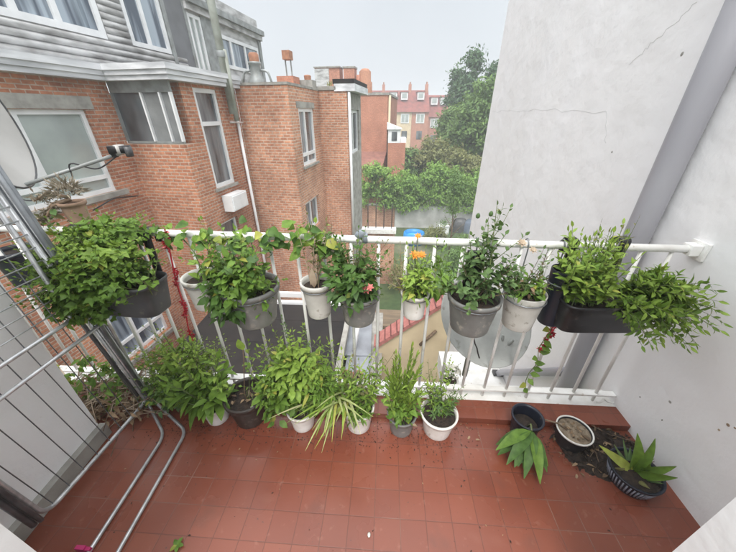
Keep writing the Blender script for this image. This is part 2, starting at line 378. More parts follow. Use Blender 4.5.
def trough(par, L, D, h, mt, fill=.8):
    """long planter along x, origin at bottom centre"""
    mb = MB(); rings = []
    prof = [(.78, .0, 0), (.80, .004, 0), (.90, h*.5, 0), (.985, h*.9, 0), (1.02, h*.91, 0), (1.025, h, 0), (.985, h, 0), (.95, h*.85, 0), (.9, h*.5, 0)]
    n = 40; vs = []
    for s, z, _ in prof:
        for j in range(n):
            a = 2*math.pi*j/n; ca, sa = math.cos(a), math.sin(a); e = .28
            vs.append(V((L/2*(1-(1-s)*.35)*math.copysign(abs(ca)**e, ca), D/2*s*math.copysign(abs(sa)**(e*1.6), sa), z)))
    fs = [tuple(range(n))[::-1]]
    for i in range(len(prof)-1): fs += [(i*n+j, i*n+(j+1) % n, (i+1)*n+(j+1) % n, (i+1)*n+j) for j in range(n)]
    mb.add(vs, fs, mt); mb.build('planter_box', par)
    so = MB(); nx, ny = 24, 8
    vs = [V(((i/nx-.5)*L*.9, (j/ny-.5)*D*.84, h*fill+u(-.008, .008))) for j in range(ny+1) for i in range(nx+1)]
    so.add(vs, [(j*(nx+1)+i, j*(nx+1)+i+1, (j+1)*(nx+1)+i+1, (j+1)*(nx+1)+i) for j in range(ny) for i in range(nx)], SOIL); so.build('soil', par)
def hook(par, x, y0, z0, ytop, ztop, mt, w=.02):
    """strap from the planter's back over the rail"""
    pts = arc([(x, y0, z0), (x, y0+.005, ztop-.04), (x, ytop-.03, ztop+.035), (x, ytop+.035, ztop+.03), (x, ytop+.035, ztop-.05)], .03, 5)
    vs = []; fs = []
    for i, p in enumerate(pts):
        t = (pts[min(i+1, len(pts)-1)]-pts[max(i-1, 0)]).normalized(); nn = V((1, 0, 0)).cross(t)*.004
        for sx_ in (-w, w):
            vs += [p+V((sx_, 0, 0))+nn, p+V((sx_, 0, 0))-nn]
    for i in range(len(pts)-1):
        a, b = i*4, i*4+4; fs += [(a, a+2, b+2, b), (a+1, b+1, b+3, a+3), (a, b, b+1, a+1), (a+2, a+3, b+3, b+2)]
    mb = MB(); mb.add(vs, fs, mt); return mb.build('hook', par)
def bush(mb, c, rr, n, L, W, mt, up=.55, bend=.35, tri=False, seg=3, bias=.42, jit=.5, wid=.42, zmin=None):
    c = V(c)
    for _ in range(n):
        d = rv().normalized(); k = R.random()**bias
        lump = .8+.45*noise.noise(d*1.9+c*7)
        p = c+V((d.x*rr[0], d.y*rr[1], d.z*rr[2]))*k*lump
        if zmin is not None and p.z < zmin: p.z = zmin+u(0, .03)
        dr = (d+V((0, 0, up*.3))+rv(jit)).normalized(); dr.z *= .6
        nm = (V((0, 0, 1))+d*.35+rv(.35)).normalized()
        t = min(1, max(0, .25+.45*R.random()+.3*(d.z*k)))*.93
        if R.random() < .06: t = 1
        s_ = u(.5, 1.3); bend = u(.05, .85); dr = (dr+rv(.25)).normalized()
        if tri:
            for a in (-1, 0, 1):
                q = Matrix.Rotation(a*1.15, 3, nm) @ dr
                mb.leaf(p, q, nm, L*s_, W*s_, mt, bend, .25, seg, t*u(.85, 1), wid=wid)
        else: mb.leaf(p, dr, nm, L*s_, W*s_*u(.8, 1.1), mt, bend, u(.05, .55), seg, t, wid=wid)
    for _ in range(n//14):
        d = rv().normalized(); d.z = abs(d.z)*1.3; q = c+V((d.x*rr[0], d.y*rr[1], d.z*rr[2]))*u(.95, 1.45)
        stalk(mb, mb, c+V((d.x*rr[0], d.y*rr[1], d.z*rr[2]))*.3, q, 5, L*.8, W*.75, mt, r=.0016, first=.45, seg=2)
def stalk(sm, lm, base, tip, nl, L, W, leaf, stem=STEM, sag=.0, r=.003, first=.15, ang=.9, opp=False, bend=.35, seg=3, tmul=1, wid=.42, top=True):
    base, tip = V(base), V(tip); mid = base.lerp(tip, .5)+V((u(-.02, .02), u(-.02, .02), sag)); pts = []
    for i in range(7):
        t = i/6; pts.append(base*(1-t)**2+mid*2*t*(1-t)+tip*t*t)
    sm.tube(pts, r, stem, 5, r*.4, caps=False)
    phi = u(0, 6)
    for k in range(nl):
        t = first+(1-first)*(k+.5*R.random())/max(1, nl); i = min(5, int(t*6)); p = pts[i].lerp(pts[i+1], t*6-i)
        ax = (pts[i+1]-pts[i]).normalized(); o = ax.orthogonal().normalized()
        phi += 2.4
        for q in ((0, math.pi) if opp else (0,)):
            dr = Matrix.Rotation(phi+q, 3, ax) @ o
            dr = (dr*math.sin(ang)+ax*math.cos(ang)+rv(.15)).normalized()
            s_ = u(.75, 1.1)*(1-.45*max(0, t-.6)/.4)
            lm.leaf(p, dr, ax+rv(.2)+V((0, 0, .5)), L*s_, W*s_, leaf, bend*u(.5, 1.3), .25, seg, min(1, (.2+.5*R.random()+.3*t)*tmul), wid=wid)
    if top: lm.leaf(pts[-1], (pts[-1]-pts[-2]), rv(), L*.6, W*.6, leaf, .1, .3, seg, .9)
def flower(mb, c, r, mt, n=9, d=(0, -.5, .8)):
    c = V(c); d = V(d).normalized(); o = d.orthogonal().normalized()
    for ring, (k, up) in enumerate(((1, .25), (.7, .8))):
        for i in range(n):
            q = Matrix.Rotation(6.283*i/n+ring*.3, 3, d) @ o
            mb.leaf(c, q+d*up, d, r*k, r*.55, mt, .2, .2, 2, wid=.6)
RAILY = 1.31
def fin(par, sm, lm, name='foliage'):
    if sm.v: sm.build('stem', par)
    if lm.v: lm.build(name, par)
def small_hook(par, r, h):
    """white ring bracket that hangs a pot from the rail"""
    y = RAILY-par.location.y; z = 1.09-par.location.z
    mb = MB(); n = 20
    mb.tube([(math.cos(6.283*i/n)*(r+.004)*.97, math.sin(6.283*i/n)*(r+.004)*.97, h*.84) for i in range(n+1)], .003, DTUBE, 6, caps=False)
    mb.tube(arc([(0, r*.95, h*.84), (0, y-.022, h*.9), (0, y-.026, z-.02), (0, y, z+.012), (0, y+.026, z-.02)], .02), .003, DTUBE, 6)
    mb.build('hanger', par)
HUNG = 'potted plants hung on the railing'; FLOORP = 'potted plants standing along the railing foot'

# 1 left trough
t = thing('trough_planter', 'charcoal trough planter overflowing with dense green leaves at left end', 'planter', (-1.34, 1.16, .745), rad(-4), HUNG)
trough(t, .56, .19, .17, CHAR); hook(t, .2, .1, .12, .14, .345, BLACK); hook(t, -.2, .1, .12, .14, .345, BLACK)
sm, lm = MB(), MB()
bush(lm, (.02, -.02, .23), (.25, .17, .15), 820, .031, .025, G_MID, tri=True, seg=2)
bush(lm, (-.03, -.12, .13), (.20, .11, .15), 620, .031, .025, G_MID, tri=True, seg=2)
bush(lm, (.06, -.11, .2), (.2, .09, .1), 220, .03, .024, G_MID, tri=True, seg=2)
bush(lm, (.03, -.03, .3), (.24, .12, .09), 330, .03, .024, G_LIGHT, tri=True, seg=2)
bush(lm, (.02, .09, .36), (.27, .10, .07), 420, .03, .025, G_MID, tri=True, seg=2)
for _ in range(40):
    x = u(-.28, .28); stalk(sm, lm, (x, u(-.05, .05), .12), (x*1.15+u(-.05, .05), u(-.2, .12), u(.15, .36)), 3, .04, .03, G_MID, seg=2)
fin(t, sm, lm)

# 2 pale pot with climbing vine
t = thing('potted_plant', 'small pale pot with a big-leaved vine creeping along the rail', 'potted plant', (-.87, 1.19, .76), 0, HUNG)
pot(t, .088, .165, PPALE, .78, fill=.8); small_hook(t, .088, .165)
sm, lm = MB(), MB()
for x0, x1, n, L in ((-.20, .04, 30, .05), (.0, .16, 20, .05), (.12, .66, 85, .056)):
    for i in range(n):
        x = u(x0, x1); p = V((x, u(.04, .16), .325+R.gauss(0, .035)))
        lm.leaf(p, V((u(-1, 1), u(-1, .3), u(-.5, .3))), V((u(-.7, .7), u(-1, .2), .8)), L*u(.5, 1.35), L*u(.75, 1.0), G_LIGHT if R.random() < .22 else (G_MID if R.random() < .7 else G_DARK), .35, .2, 4, wid=.3)
sm.tube(arc([(0, 0, .13), (.02, .06, .25), (.05, .11, .33), (.3, .13, .335), (.62, .12, .34)], .05), .003, STEM, 5)
sm.tube(arc([(0, 0, .13), (-.05, .07, .25), (-.15, .12, .34)], .05), .003, STEM, 5)
for k in range(5): stalk(sm, lm, (u(-.03, .03), u(-.03, .03), .12), (u(-.02, .12), u(.0, .1), u(.2, .33)), 4, .05, .04, G_LIGHT)
for c in ((.055, .06, .29), (.06, .05, .24), (.075, .0, .17)): lm.lathe([(0, -.012), (.010, -.006), (.013, 0), (.009, .009), (0, .012)], c, G_LIGHT, 8)
fin(t, sm, lm)

# 3 grey pot
t = thing('potted_plant', 'wide grey pot with a dark bushy plant spilling over its left rim', 'potted plant', (-.64, 1.18, .685), 0, HUNG)
pot(t, .132, .2, PGREY, .72); small_hook(t, .132, .2)
sm, lm = MB(), MB()
bush(lm, (-.03, -.05, .25), (.15, .12, .17), 330, .044, .028, G_MID, up=.5)
bush(lm, (-.09, -.09, .16), (.10, .08, .13), 170, .044, .028, G_DARK)
bush(lm, (.07, -.06, .17), (.06, .05, .09), 30, .05, .032, G_MID)
for _ in range(16): stalk(sm, lm, (u(-.06, .06), u(-.05, .05), .17), (u(-.2, .1), u(-.18, .06), u(.18, .4)), 5, .05, .034, G_DARK, r=.0025)
for _ in range(12): lm.leaf((u(-.16, .12), u(-.1, .1), u(.27, .38)), rv(), V((0, -.6, 1)), .06, .045, G_BLUE, .3, .2, 4, wid=.35)
fin(t, sm, lm)

# 4 pale pot spindly
t = thing('potted_plant', 'narrow pale pot with a tall thin half-dry plant above dark soil', 'potted plant', (-.32, 1.2, .715), 0, HUNG)
pot(t, .074, .19, PPALE, .72, fill=.84); small_hook(t, .074, .19)
sm, lm = MB(), MB()
for k in range(6): stalk(sm, lm, (u(-.03, .03), u(-.02, .03), .15), (u(-.07, .07), u(.0, .11), u(.34, .53)), 11, .033, .018, G_OLIVE, stem=DRY, r=.0028, first=.25)
for k in range(3): stalk(sm, lm, (u(-.02, .02), 0, .15), (u(-.03, .12), .08, u(.36, .48)), 7, .05, .034, G_LIGHT, r=.002, first=.5)
lm.leaf((-.005, -.03, .17), (0, -.15, 1), (0, -1, .2), .11, .035, DRY, .05, .2, 4)
bush(lm, (.05, .06, .36), (.06, .04, .08), 50, .02, .01, G_GREY)
fin(t, sm, lm)

# 5 grey pot with pink flower
t = thing('potted_plant', 'dark grey pot hidden under round leaves with one pink flower', 'potted plant', (-.12, 1.2, .69), 0, HUNG)
pot(t, .10, .16, PGREY, .74); small_hook(t, .1, .16)
sm, lm = MB(), MB()
bush(lm, (-.02, -.03, .24), (.14, .11, .16), 420, .038, .028, G_DARK, seg=3)
bush(lm, (-.02, -.06, .2), (.12, .09, .1), 60, .045, .034, G_BLUE)
for k in range(14): stalk(sm, lm, (u(-.05, .05), u(-.04, .04), .14), (u(-.1, .16), u(-.05, .1), u(.28, .44)), 7, .026, .017, G_OLIVE, stem=WOOD, r=.002, first=.4)
fl_ = at(367, 290, y=1.09)-t.location
for d in (V((0, 0, 0)), V((.012, 0, .014)), V((-.012, .01, .008))): flower(lm, fl_+d, .02, PINK, 6)
fin(t, sm, lm)

# 6 white pot with orange flowers
t = thing('potted_plant', 'small white pot with feathery green plant and orange flowers', 'potted plant', (.15, 1.2, .725), 0, HUNG)
pot(t, .063, .135, PWHITE, .76); small_hook(t, .063, .135)
sm, lm = MB(), MB()
for k in range(22): stalk(sm, lm, (u(-.03, .03), u(-.03, .03), .11), (u(-.12, .07), u(-.06, .08), u(.17, .37)), 9, .034, .012, G_LIGHT if R.random() < .6 else G_MID, r=.002)
bush(lm, (.01, -.03, .19), (.09, .06, .10), 150, .04, .016, G_LIGHT)
bush(lm, (.10, .02, .2), (.10, .06, .12), 110, .04, .018, G_MID)
for k in range(9): stalk(sm, lm, (u(-.06, -.02), u(-.02, .03), .11), (u(-.16, -.08), u(-.02, .1), u(.2, .4)), 8, .026, .012, G_OLIVE, stem=DRY, r=.002)
o1 = at(415, 255, y=1.22)-t.location; flower(lm, o1, .026, ORANGE, 9); flower(lm, o1+V((.03, 0, .002)), .022, ORANGE, 8); flower(lm, at(418, 236, y=1.25)-t.location, .018, ORANGE, 7)
for p in (o1, at(418, 236, y=1.25)-t.location): sm.tube([(0, 0, .11), V((p.x*.6, p.y*.3, p.z*.6)), p], .002, STEM, 5)
fin(t, sm, lm)

# 7 big grey pot with rose
t = thing('potted_plant', 'large grey pot holding a tall bluish rose bush above dark soil', 'potted plant', (.425, 1.19, .675), 0, HUNG)
pot(t, .118, .185, PGREY, .76, fill=.8); small_hook(t, .118, .185)
w = MB(); w.box(-.035, .045, .095, .112, .17, .36, BLACK); flat(w, 'black_plate', t)  # black plate filling the dark area behind the leaves
sm, lm = MB(), MB()
for tx, ty, tz in ((.06, .12, .57), (.03, .10, .50), (.10, .06, .46), (-.09, .02, .36), (.16, .03, .36), (.13, -.02, .34), (-.13, -.04, .27), (.18, .0, .29), (-.04, .09, .42), (.02, -.05, .3), (.2, -.04, .25), (-.03, -.08, .24)):
    stalk(sm, lm, (u(-.03, .05), u(-.03, .03), .15), (tx, ty, tz), 12, .042, .027, G_BLUE, stem=WOOD if tz < .4 else STEM, r=.0035, first=.25)
    for k in range(3): stalk(sm, lm, (tx*.6, ty*.6, .15+(tz-.15)*.6), (tx+u(-.08, .08), ty+u(-.08, .05), tz+u(-.08, .03)), 6, .038, .025, G_BLUE, r=.002)
bush(lm, (.04, .03, .28), (.14, .08, .1), 70, .046, .03, G_BLUE)
for q in ((478, 216), (491, 214), (500, 228), (488, 240)):
    c = at(*q, y=1.29)-t.location; lm.lathe([(0, -.012), (.008, -.008), (.010, 0), (.006, .01), (0, .014)], c, G_BLUE, 7)
fin(t, sm, lm)

# 8 pale pot
t = thing('potted_plant', 'pale pot of mixed small plants with reddish dry leaves beside the black trough', 'potted plant', (.655, 1.2, .69), 0, HUNG)
pot(t, .092, .19, PPALE, .72, rim=False, fill=.93); small_hook(t, .092, .19)
sm, lm = MB(), MB()
bush(lm, (.0, -.01, .22), (.09, .08, .05), 90, .036, .02, G_MID)
bush(lm, (.01, -.02, .22), (.07, .06, .04), 30, .03, .018, G_DEAD)
for k in range(12): stalk(sm, lm, (u(-.05, .05), u(-.05, .05), .17), (u(-.11, .1), u(-.04, .1), u(.24, .41)), 7, .036, .018, G_BLUE if k % 2 else G_OLIVE, stem=WOOD, r=.002)
flower(lm, at(522, 243, y=1.27)-t.location, .025, DRY, 7); flower(lm, at(533, 250, y=1.27)-t.location, .02, DRY, 7)
fin(t, sm, lm)

# 9 right black trough
t = thing('trough_planter', 'black trough planter with light green lance-leaved plants at right end', 'planter', (1.0, 1.19, .715), rad(3), HUNG)
trough(t, .40, .18, .15, BLACK, .78); hook(t, .075, .1, .12, .12, .36, BLACK, .022); hook(t, -.15, .1, .12, .12, .355, BLACK, .018)
sm, lm = MB(), MB()
for k in range(90):
    x = u(-.19, .01); stalk(sm, lm, (x, u(-.05, .06), .13), (x*1.1+u(-.07, .06), u(-.12, .1), u(.24, .47)), 11, .05, .021, G_LIGHT if R.random() < .75 else G_MID, r=.002, ang=.8)
for k in range(105):
    x = u(.07, .19); e = u(.1, 1); ex = min(.36, x+u(-.06, .16)*e+.06)
    stalk(sm, lm, (x, u(-.05, .06), .13), (ex, u(-.31, .08)*e, u(.12, .31)-.05*e), 13, .052, .021, G_LIGHT if R.random() < .7 else G_MID, r=.002, ang=.75, sag=.06)
for k in range(60):
    x = u(.0, .19); stalk(sm, lm, (x, u(-.07, .02), .13), (x+u(-.02, .12), u(-.24, -.1), u(.04, .2)), 11, .048, .02, G_LIGHT if R.random() < .6 else G_MID, r=.002, sag=.06)
for k in range(4): stalk(sm, lm, (-.1+k*.04, .0, .13), (-.08+k*.05, .08, u(.42, .5)), 7, .045, .012, G_OLIVE, r=.002)
fin(t, sm, lm)
t = thing('hanging_pot', 'empty navy bucket hanging between pale pot and black trough', 'pot', (.815, 1.225, .695), 0)
pot(t, .058, .29, NAVY, .8, soil=None, rim=False); small_hook(t, .062, .27)

# vine with red under the right trough
t = thing('trailing_ivy', 'thin trailing stem with few pointed leaves hanging on right railing bars', 'plant', (.84, 1.29, .05))
sm, lm = MB(), MB()
p0, p1 = at(552, 322, y=1.28)-t.location, at(524, 388, y=1.28)-t.location
sm.tube([p0.lerp(p1, i/8)+V((.012*math.sin(i*1.7), 0, 0)) for i in range(9)], .0022, STEM, 5)
for i in range(13):
    c = p0.lerp(p1, i/12); lm.leaf(c, V((u(-1, 1), -.4, u(-.4, .3))), V((0, -.8, .6)), u(.03, .055), .034, G_MID, .2, .2, 3, wid=.3)
fin(t, sm, lm)

# ornament on rail
w = MB(); c = at(361, 238, y=1.31)
w.lathe([(0, -.022), (.016, -.018), (.024, 0), (.018, .016), (.006, .026), (0, .028)], c+V((0, 0, .014)), mat('grey_blue_cloth', (.24, .27, .30), (.15, .17, .19), .9, 30), 12, sx=1.3)
w.lathe([(.023, -.012), (.026, -.006), (.026, .006), (.023, .012)], c+V((.02, 0, 0)), MATS['grey_blue_cloth'], 12, Matrix.Rotation(rad(90), 3, 'Y'))
tag(w.build('rag_knot'), 'small grey blue rag knotted round the top rail', 'rag')

# floor plants
t = thing('potted_plant', 'low bushy plant with many small pale leaves by the airer foot', 'potted plant', (-1.22, 1.17, 0), 0, FLOORP)
t.location.z = .041; t.location.y = 1.2
pot(t, .09, .12, PBROWN)
sm, lm = MB(), MB()
bush(lm, (-.02, -.04, .10), (.27, .14, .10), 430, .031, .021, G_BLUE, zmin=.0)
bush(lm, (.02, .04, .25), (.25, .11, .16), 900, .028, .020, G_LIGHT, zmin=.0)
bush(lm, (.02, -.06, .13), (.22, .12, .12), 480, .030, .022, G_MID, zmin=-.03)
for _ in range(24): stalk(sm, lm, (u(-.05, .05), u(-.04, .04), .1), (u(-.26, .26), u(-.12, .08), u(.1, .33)), 6, .034, .02, G_LIGHT)
fin(t, sm, lm)

t = thing('potted_plant', 'white pot with large drooping leaves left of the dark brown pot', 'potted plant', (-.97, 1.09, 0), 0, FLOORP)
pot(t, .075, .13, PWHITE, .76)
sm, lm = MB(), MB()
for k in range(26): stalk(sm, lm, (u(-.03, .03), u(-.03, .03), .11), (u(-.2, .08), u(-.1, .12), u(.14, .38)), 6, .11, .05, G_MID, r=.003, bend=.5, seg=4)
for k in range(14): stalk(sm, lm, (u(-.03, .03), u(-.03, .03), .11), (u(-.14, .16), u(-.03, .14), u(.28, .48)), 6, .06, .026, G_LIGHT, r=.003, bend=.4, seg=4)
fin(t, sm, lm)

t = thing('potted_plant', 'large dark brown pot with one bare stem carrying a single leaf', 'potted plant', (-.775, 1.11, 0), 0, FLOORP)
pot(t, .118, .20, PBROWN, .72, fill=.72)
sm, lm = MB(), MB()
tip = at(243, 350, y=1.10)-t.location
sm.tube([(.0, .0, .14), (-.005, .0, .2), tip*.8+V((0, 0, .03)), tip], .0035, WOOD, 6, .0025)
sm.tube([(.0, .0, .16), (.025, -.01, .2), (.04, -.02, .25)], .003, DRY, 6, .002)
lm.leaf(tip, V((-.1, -.1, 1)), V((.1, -1, .1)), .075, .045, G_LIGHT, .05, .15, 5, .5)
stalk(sm, lm, (.01, .01, .14), at(232, 357, y=1.2)-t.location+V((.12, 0, .12)), 6, .04, .025, G_MID, r=.002, first=.5)
for _ in range(14): lm.leaf((u(-.07, .07), u(-.07, .07), .155), rv(), V((0, 0, 1)), .03, .015, G_DEAD)
lm.lathe([(0, 0), (.009, .003), (0, .007)], (.05, -.05, .15), PALEFL, 8)
fin(t, sm, lm)

t = thing('potted_plant', 'white pot with a dense bright green leafy bush spilling to its left', 'potted plant', (-.45, 1.08, 0), 0, FLOORP)
pot(t, .078, .14, PWHITE, .76)
sm, lm = MB(), MB()
bush(lm, (-.01, .03, .42), (.19, .14, .14), 460, .042, .027, G_LIGHT, seg=3)
bush(lm, (-.10, -.01, .26), (.13, .10, .19), 380, .043, .028, G_MID)
bush(lm, (.10, .0, .30), (.12, .10, .17), 380, .046, .017, G_MID)
for k in range(26): stalk(sm, lm, (u(-.04, .04), u(-.04, .04), .12), (u(-.2, .2), u(-.1, .14), u(.28, .5)), 8, .045, .026, G_LIGHT if k % 2 else G_MID, r=.0025, opp=True)
for k in range(3): stalk(sm, lm, (u(.0, .06), .05, .2), (u(-.12, .13), .12, u(.6, .74)), 10, .028, .015, G_BLUE, r=.0025, opp=True, first=.4)
fin(t, sm, lm)

t = thing('potted_plant', 'white pot with a striped spider plant arching out to its left', 'potted plant', (-.125, 1.095, 0), 0, FLOORP)
pot(t, .085, .16, PWHITE, .76, fill=.85)
sm, lm = MB(), MB()
for k in range(64):
    a = u(2.2, 5.2) if k < 40 else u(0, 6.28); o = V((-.10+u(-.05, .05), u(-.03, .05), .20))
    e = u(.35, 1.4); L = u(.14, .27)
    lm.leaf(o, V((math.cos(a), math.sin(a), e*1.6)), V((0, 0, 1))+V((math.cos(a), math.sin(a), 0))*-.5, L, .0145, G_STRIPE if R.random() < .7 else G_LIGHT, u(.4, .95), .4, 7, wid=.3)
bush(lm, (.0, -.02, .17), (.09, .08, .06), 170, .04, .016, G_MID)
for k in range(26): stalk(sm, lm, (u(-.06, .06), u(-.03, .03), .13), (u(-.16, .14), u(-.04, .12), u(.24, .46)), 11, .045, .016, G_MID if k % 2 else G_LIGHT, r=.002)
for k in range(16): stalk(sm, lm, (u(-.06, .06), u(-.03, .04), .13), (u(-.2, .2), u(-.03, .15), u(.3, .56)), 9, .042, .02, (G_LIGHT, G_MID, G_OLIVE)[k % 3], r=.002, bend=.5)
stalk(sm, lm, (.05, .02, .13), (.06, .05, .40), 5, .03, .012, G_OLIVE, stem=WOOD, r=.004)
fin(t, sm, lm)

t = thing('potted_plant', 'grey pot with upright pale green columns of narrow leaves', 'potted plant', (.12, 1.085, 0), 0, FLOORP)
pot(t, .078, .135, PGREY, .78)
sm, lm = MB(), MB()
for tx, ty, tz in ((-.06, .03, .47), (-.03, .05, .5), (.055, .04, .53), (.0, .02, .42), (.03, .0, .35), (-.09, .0, .38), (.09, .0, .30), (-.02, -.03, .3), (-.05, .02, .55), (.03, .05, .58), (.08, .03, .46), (-.1, .02, .44)):
    stalk(sm, lm, (u(-.03, .03), u(-.03, .03), .12), (tx, ty, tz), 48, .058, .016, G_LIGHT, r=.004, first=.1, ang=.45, bend=-.1)
bush(lm, (.0, -.01, .17), (.10, .08, .07), 130, .04, .02, G_MID)
for k in range(16): stalk(sm, lm, (u(-.04, .04), u(-.04, .04), .12), (u(-.16, .16), u(-.07, .13), u(.2, .5)), 10, .05, .018, G_LIGHT if k % 2 else G_MID, r=.002, bend=.5)
for _ in range(14): lm.leaf((u(-.06, .06), u(-.06, .04), .125), rv(), V((0, 0, 1)), .035, .02, G_DEAD)
fin(t, sm, lm)

t = thing('potted_plant', 'white pot of dark soil with sparse feathery plant, rightmost of the row', 'potted plant', (.325, 1.09, 0), 0, FLOORP)
pot(t, .098, .15, PWHITE, .74, fill=.86)
sm, lm = MB(), MB()
for k in range(26): stalk(sm, lm, (u(-.02, .05), u(-.02, .04), .12), (u(-.09, .14), u(-.05, .1), u(.18, .34)), 14, .034, .010, G_BLUE if k % 3 else G_MID, r=.002)
for k in range(7): stalk(sm, lm, (u(-.05, .03), u(.0, .05), .12), (u(-.14, .08), u(.02, .15), u(.3, .48)), 9, .03, .013, G_LIGHT, r=.0018, first=.4)
for k in range(8): stalk(sm, lm, (u(-.05, .0), u(.0, .05), .12), (u(-.12, -.02), u(.0, .14), u(.24, .4)), 10, .032, .012, G_OLIVE if k % 2 else G_MID, r=.002)
fin(t, sm, lm)
t = thing('flowering_plant', 'patch of tiny white flowers outside the bars behind the rightmost white pot', 'plant', (.44, 1.37, .036))
pot(t, .05, .06, PPALE)
sm, lm = MB(), MB()
for k in range(150):
    d = rv().normalized(); flower(lm, V((d.x*.06, d.y*.03, .1+abs(d.z)*.09)), .011, PALEFL, 4, d)
bush(lm, (0, 0, .12), (.06, .03, .09), 40, .02, .01, G_DARK)
for k in range(8): sm.tube([(0, 0, .04), (u(-.05, .05), u(-.02, .02), .15)], .0015, STEM, 4)
fin(t, sm, lm)

t = thing('potted_plant', 'navy pot tipped outward with broad glossy leaves lying on the tiles', 'potted plant', (.80, 1.13, .0), 0, FLOORP)
t.location = (.81, 1.10, .0)
pot(t, .078, .14, NAVY, .78, fill=.5)
sm, lm = MB(), MB()
for k, (a, L) in enumerate(((-2.75, .20), (-2.45, .2), (-2.05, .19), (-1.7, .2), (-1.3, .15), (-3.0, .15), (-1.9, .12), (-1.6, .13), (-2.2, .13), (-1.05, .13), (-2.8, .11))):
    o = V((-.015+.012*math.cos(a*3), -.085, .135-.004*k))
    lm.leaf(o, V((math.cos(a), math.sin(a), .12)), V((0, 0, 1)), L, .058, G_DARK if k % 3 else G_MID, u(.4, .7), .35, 6, .35+.06*k, wid=.4)
for k in range(7):
    a = -2.1+u(-.9, .7); lm.leaf(V((-.03, -.09, .10)), V((math.cos(a), math.sin(a), -.1)), V((0, 0, 1)), u(.12, .19), .055, G_DARK, .35, .3, 6, u(.2, .7))
sm.tube([(0, -.02, .07), (-.005, -.05, .14), (-.015, -.085, .137)], .005, STEM, 6); tw = MB(); tw.tube([(.07, .0, .125), (.14, -.03, .135), (.19, -.05, .11)], .0045, WOOD, 6); tw.build('twig', t)
fin(t, sm, lm)
t = thing('flower_pot', 'low black pot with white rim full of dry beige soil', 'pot', (1.045, 1.055, 0))
pot(t, .085, .105, BLACK, .8, soil=DRYSOIL, rim=False, fill=.9)
w = MB(); w.lathe([(.083, .098), (.088, .099), (.089, .108), (.083, .109), (.081, .104)], (0, 0, 0), PWHITE, 32); w.build('rim', t)
w = MB(); w.tube([(.03, -.02, .097), (.05, -.05, .101)], .007, WOOD, 6)
for _ in range(20): w.leaf((u(-.05, .05), u(-.05, .05), .102), rv(), V((0, 0, 1)), .02, .012, G_DEAD)
w.build('debris', t)

t = thing('potted_plant', 'low navy ribbed bowl with a few broad pointed green leaves by the right wall', 'potted plant', (1.235, .87, 0), 0, FLOORP)
pot(t, .105, .095, NAVY, .8, ribs=44)
lm = MB(); sm = MB()
def aloe(c, d, L, W, tint=.5):
    c = V(c); d = V(d).normalized(); sd = d.cross(V((0, -1, .3))).normalized(); nn = sd.cross(d); vs = []; fs = []; n = 6; k = 8
    for i in range(n+1):
        q = i/n; w_ = W*.5*(1-q**1.5)+.0008; p = c+d*L*q+V((0, 0, .1*L*q*q))
        vs += [p+sd*w_*math.cos(6.283*j/k)+nn*w_*.45*math.sin(6.283*j/k) for j in range(k)]
    for i in range(n): fs += [(i*k+j, i*k+(j+1) % k, (i+1)*k+(j+1) % k, (i+1)*k+j) for j in range(k)]
    lm.add(vs, fs, G_BLUE, tint)
for d, L_, W_, tt in (((-.05, .05, 1), .20, .062, .8), ((.35, .1, .9), .19, .055, .6), ((-1, .45, .6), .16, .045, .95), ((.9, -.2, .6), .17, .05, .7), ((.5, -.6, .7), .16, .05, .55), ((-.1, -.6, .8), .12, .045, .6), ((.9, .5, .8), .15, .05, .8)):
    lm.leaf((u(-.02, .02), u(-.02, .02), .08), d, V((0, -1, .6)), L_, W_, G_MID if tt < .9 else G_LIGHT, u(.05, .35), .5, 6, tt, wid=.3)
for k in range(10):
    a = u(0, 6.28); aloe((.05*math.cos(a), .05*math.sin(a), .08), (math.cos(a), math.sin(a)-.2, u(.4, 1.2)), u(.04, .09), u(.018, .03), u(.5, 1))
fin(t, sm, lm)

# soil spill with dead leaves in right corner
sp_ = MB(); n = 30; vs = []; fs = []
cx, cy2 = 1.19, 1.02
for i in range(n+1):
    for j in range(n+1):
        x, y = (i/n-.5)*.42, (j/n-.5)*.36; rr_ = (x/.21)**2+(y/.17)**2
        h = max(0, .035*(1-rr_))*(1+.9*noise.noise(V((x*30, y*30, 0))))+.010*noise.noise(V((x*70, y*70, 3)))*(rr_ < 1.3)-.004*(rr_ > 1)
        vs.append(V((min(1.415, cx+x), min(1.135, cy2+y), h if rr_ < 1.25 else -.01)))
fs = [(i*(n+1)+j, (i+1)*(n+1)+j, (i+1)*(n+1)+j+1, i*(n+1)+j+1) for i in range(n) for j in range(n)]
sp_.add(vs, fs, SOIL)
for _ in range(230):
    a = u(0, 6.28); k = R.random()**.6; sp_.leaf((min(1.38, cx+.23*k*math.cos(a)), cy2+.16*k*math.sin(a), .012+.03*(1-k)), rv(), V((0, 0, 1))+rv(.5), u(.02, .05), u(.012, .022), G_DEAD if R.random() < .4 else SOIL, .6, .5, 3)
for _ in range(14):
    p = V((cx+u(-.15, .18), cy2+u(-.12, .1), .03)); sp_.tube([p, p+V((u(-.1, .1), u(-.1, .1), .015))], .002, WOOD, 4)
tag(sp_.build('soil_spill'), 'dark heap of spilt soil and dead leaves in the right corner', 'soil', kind='stuff')

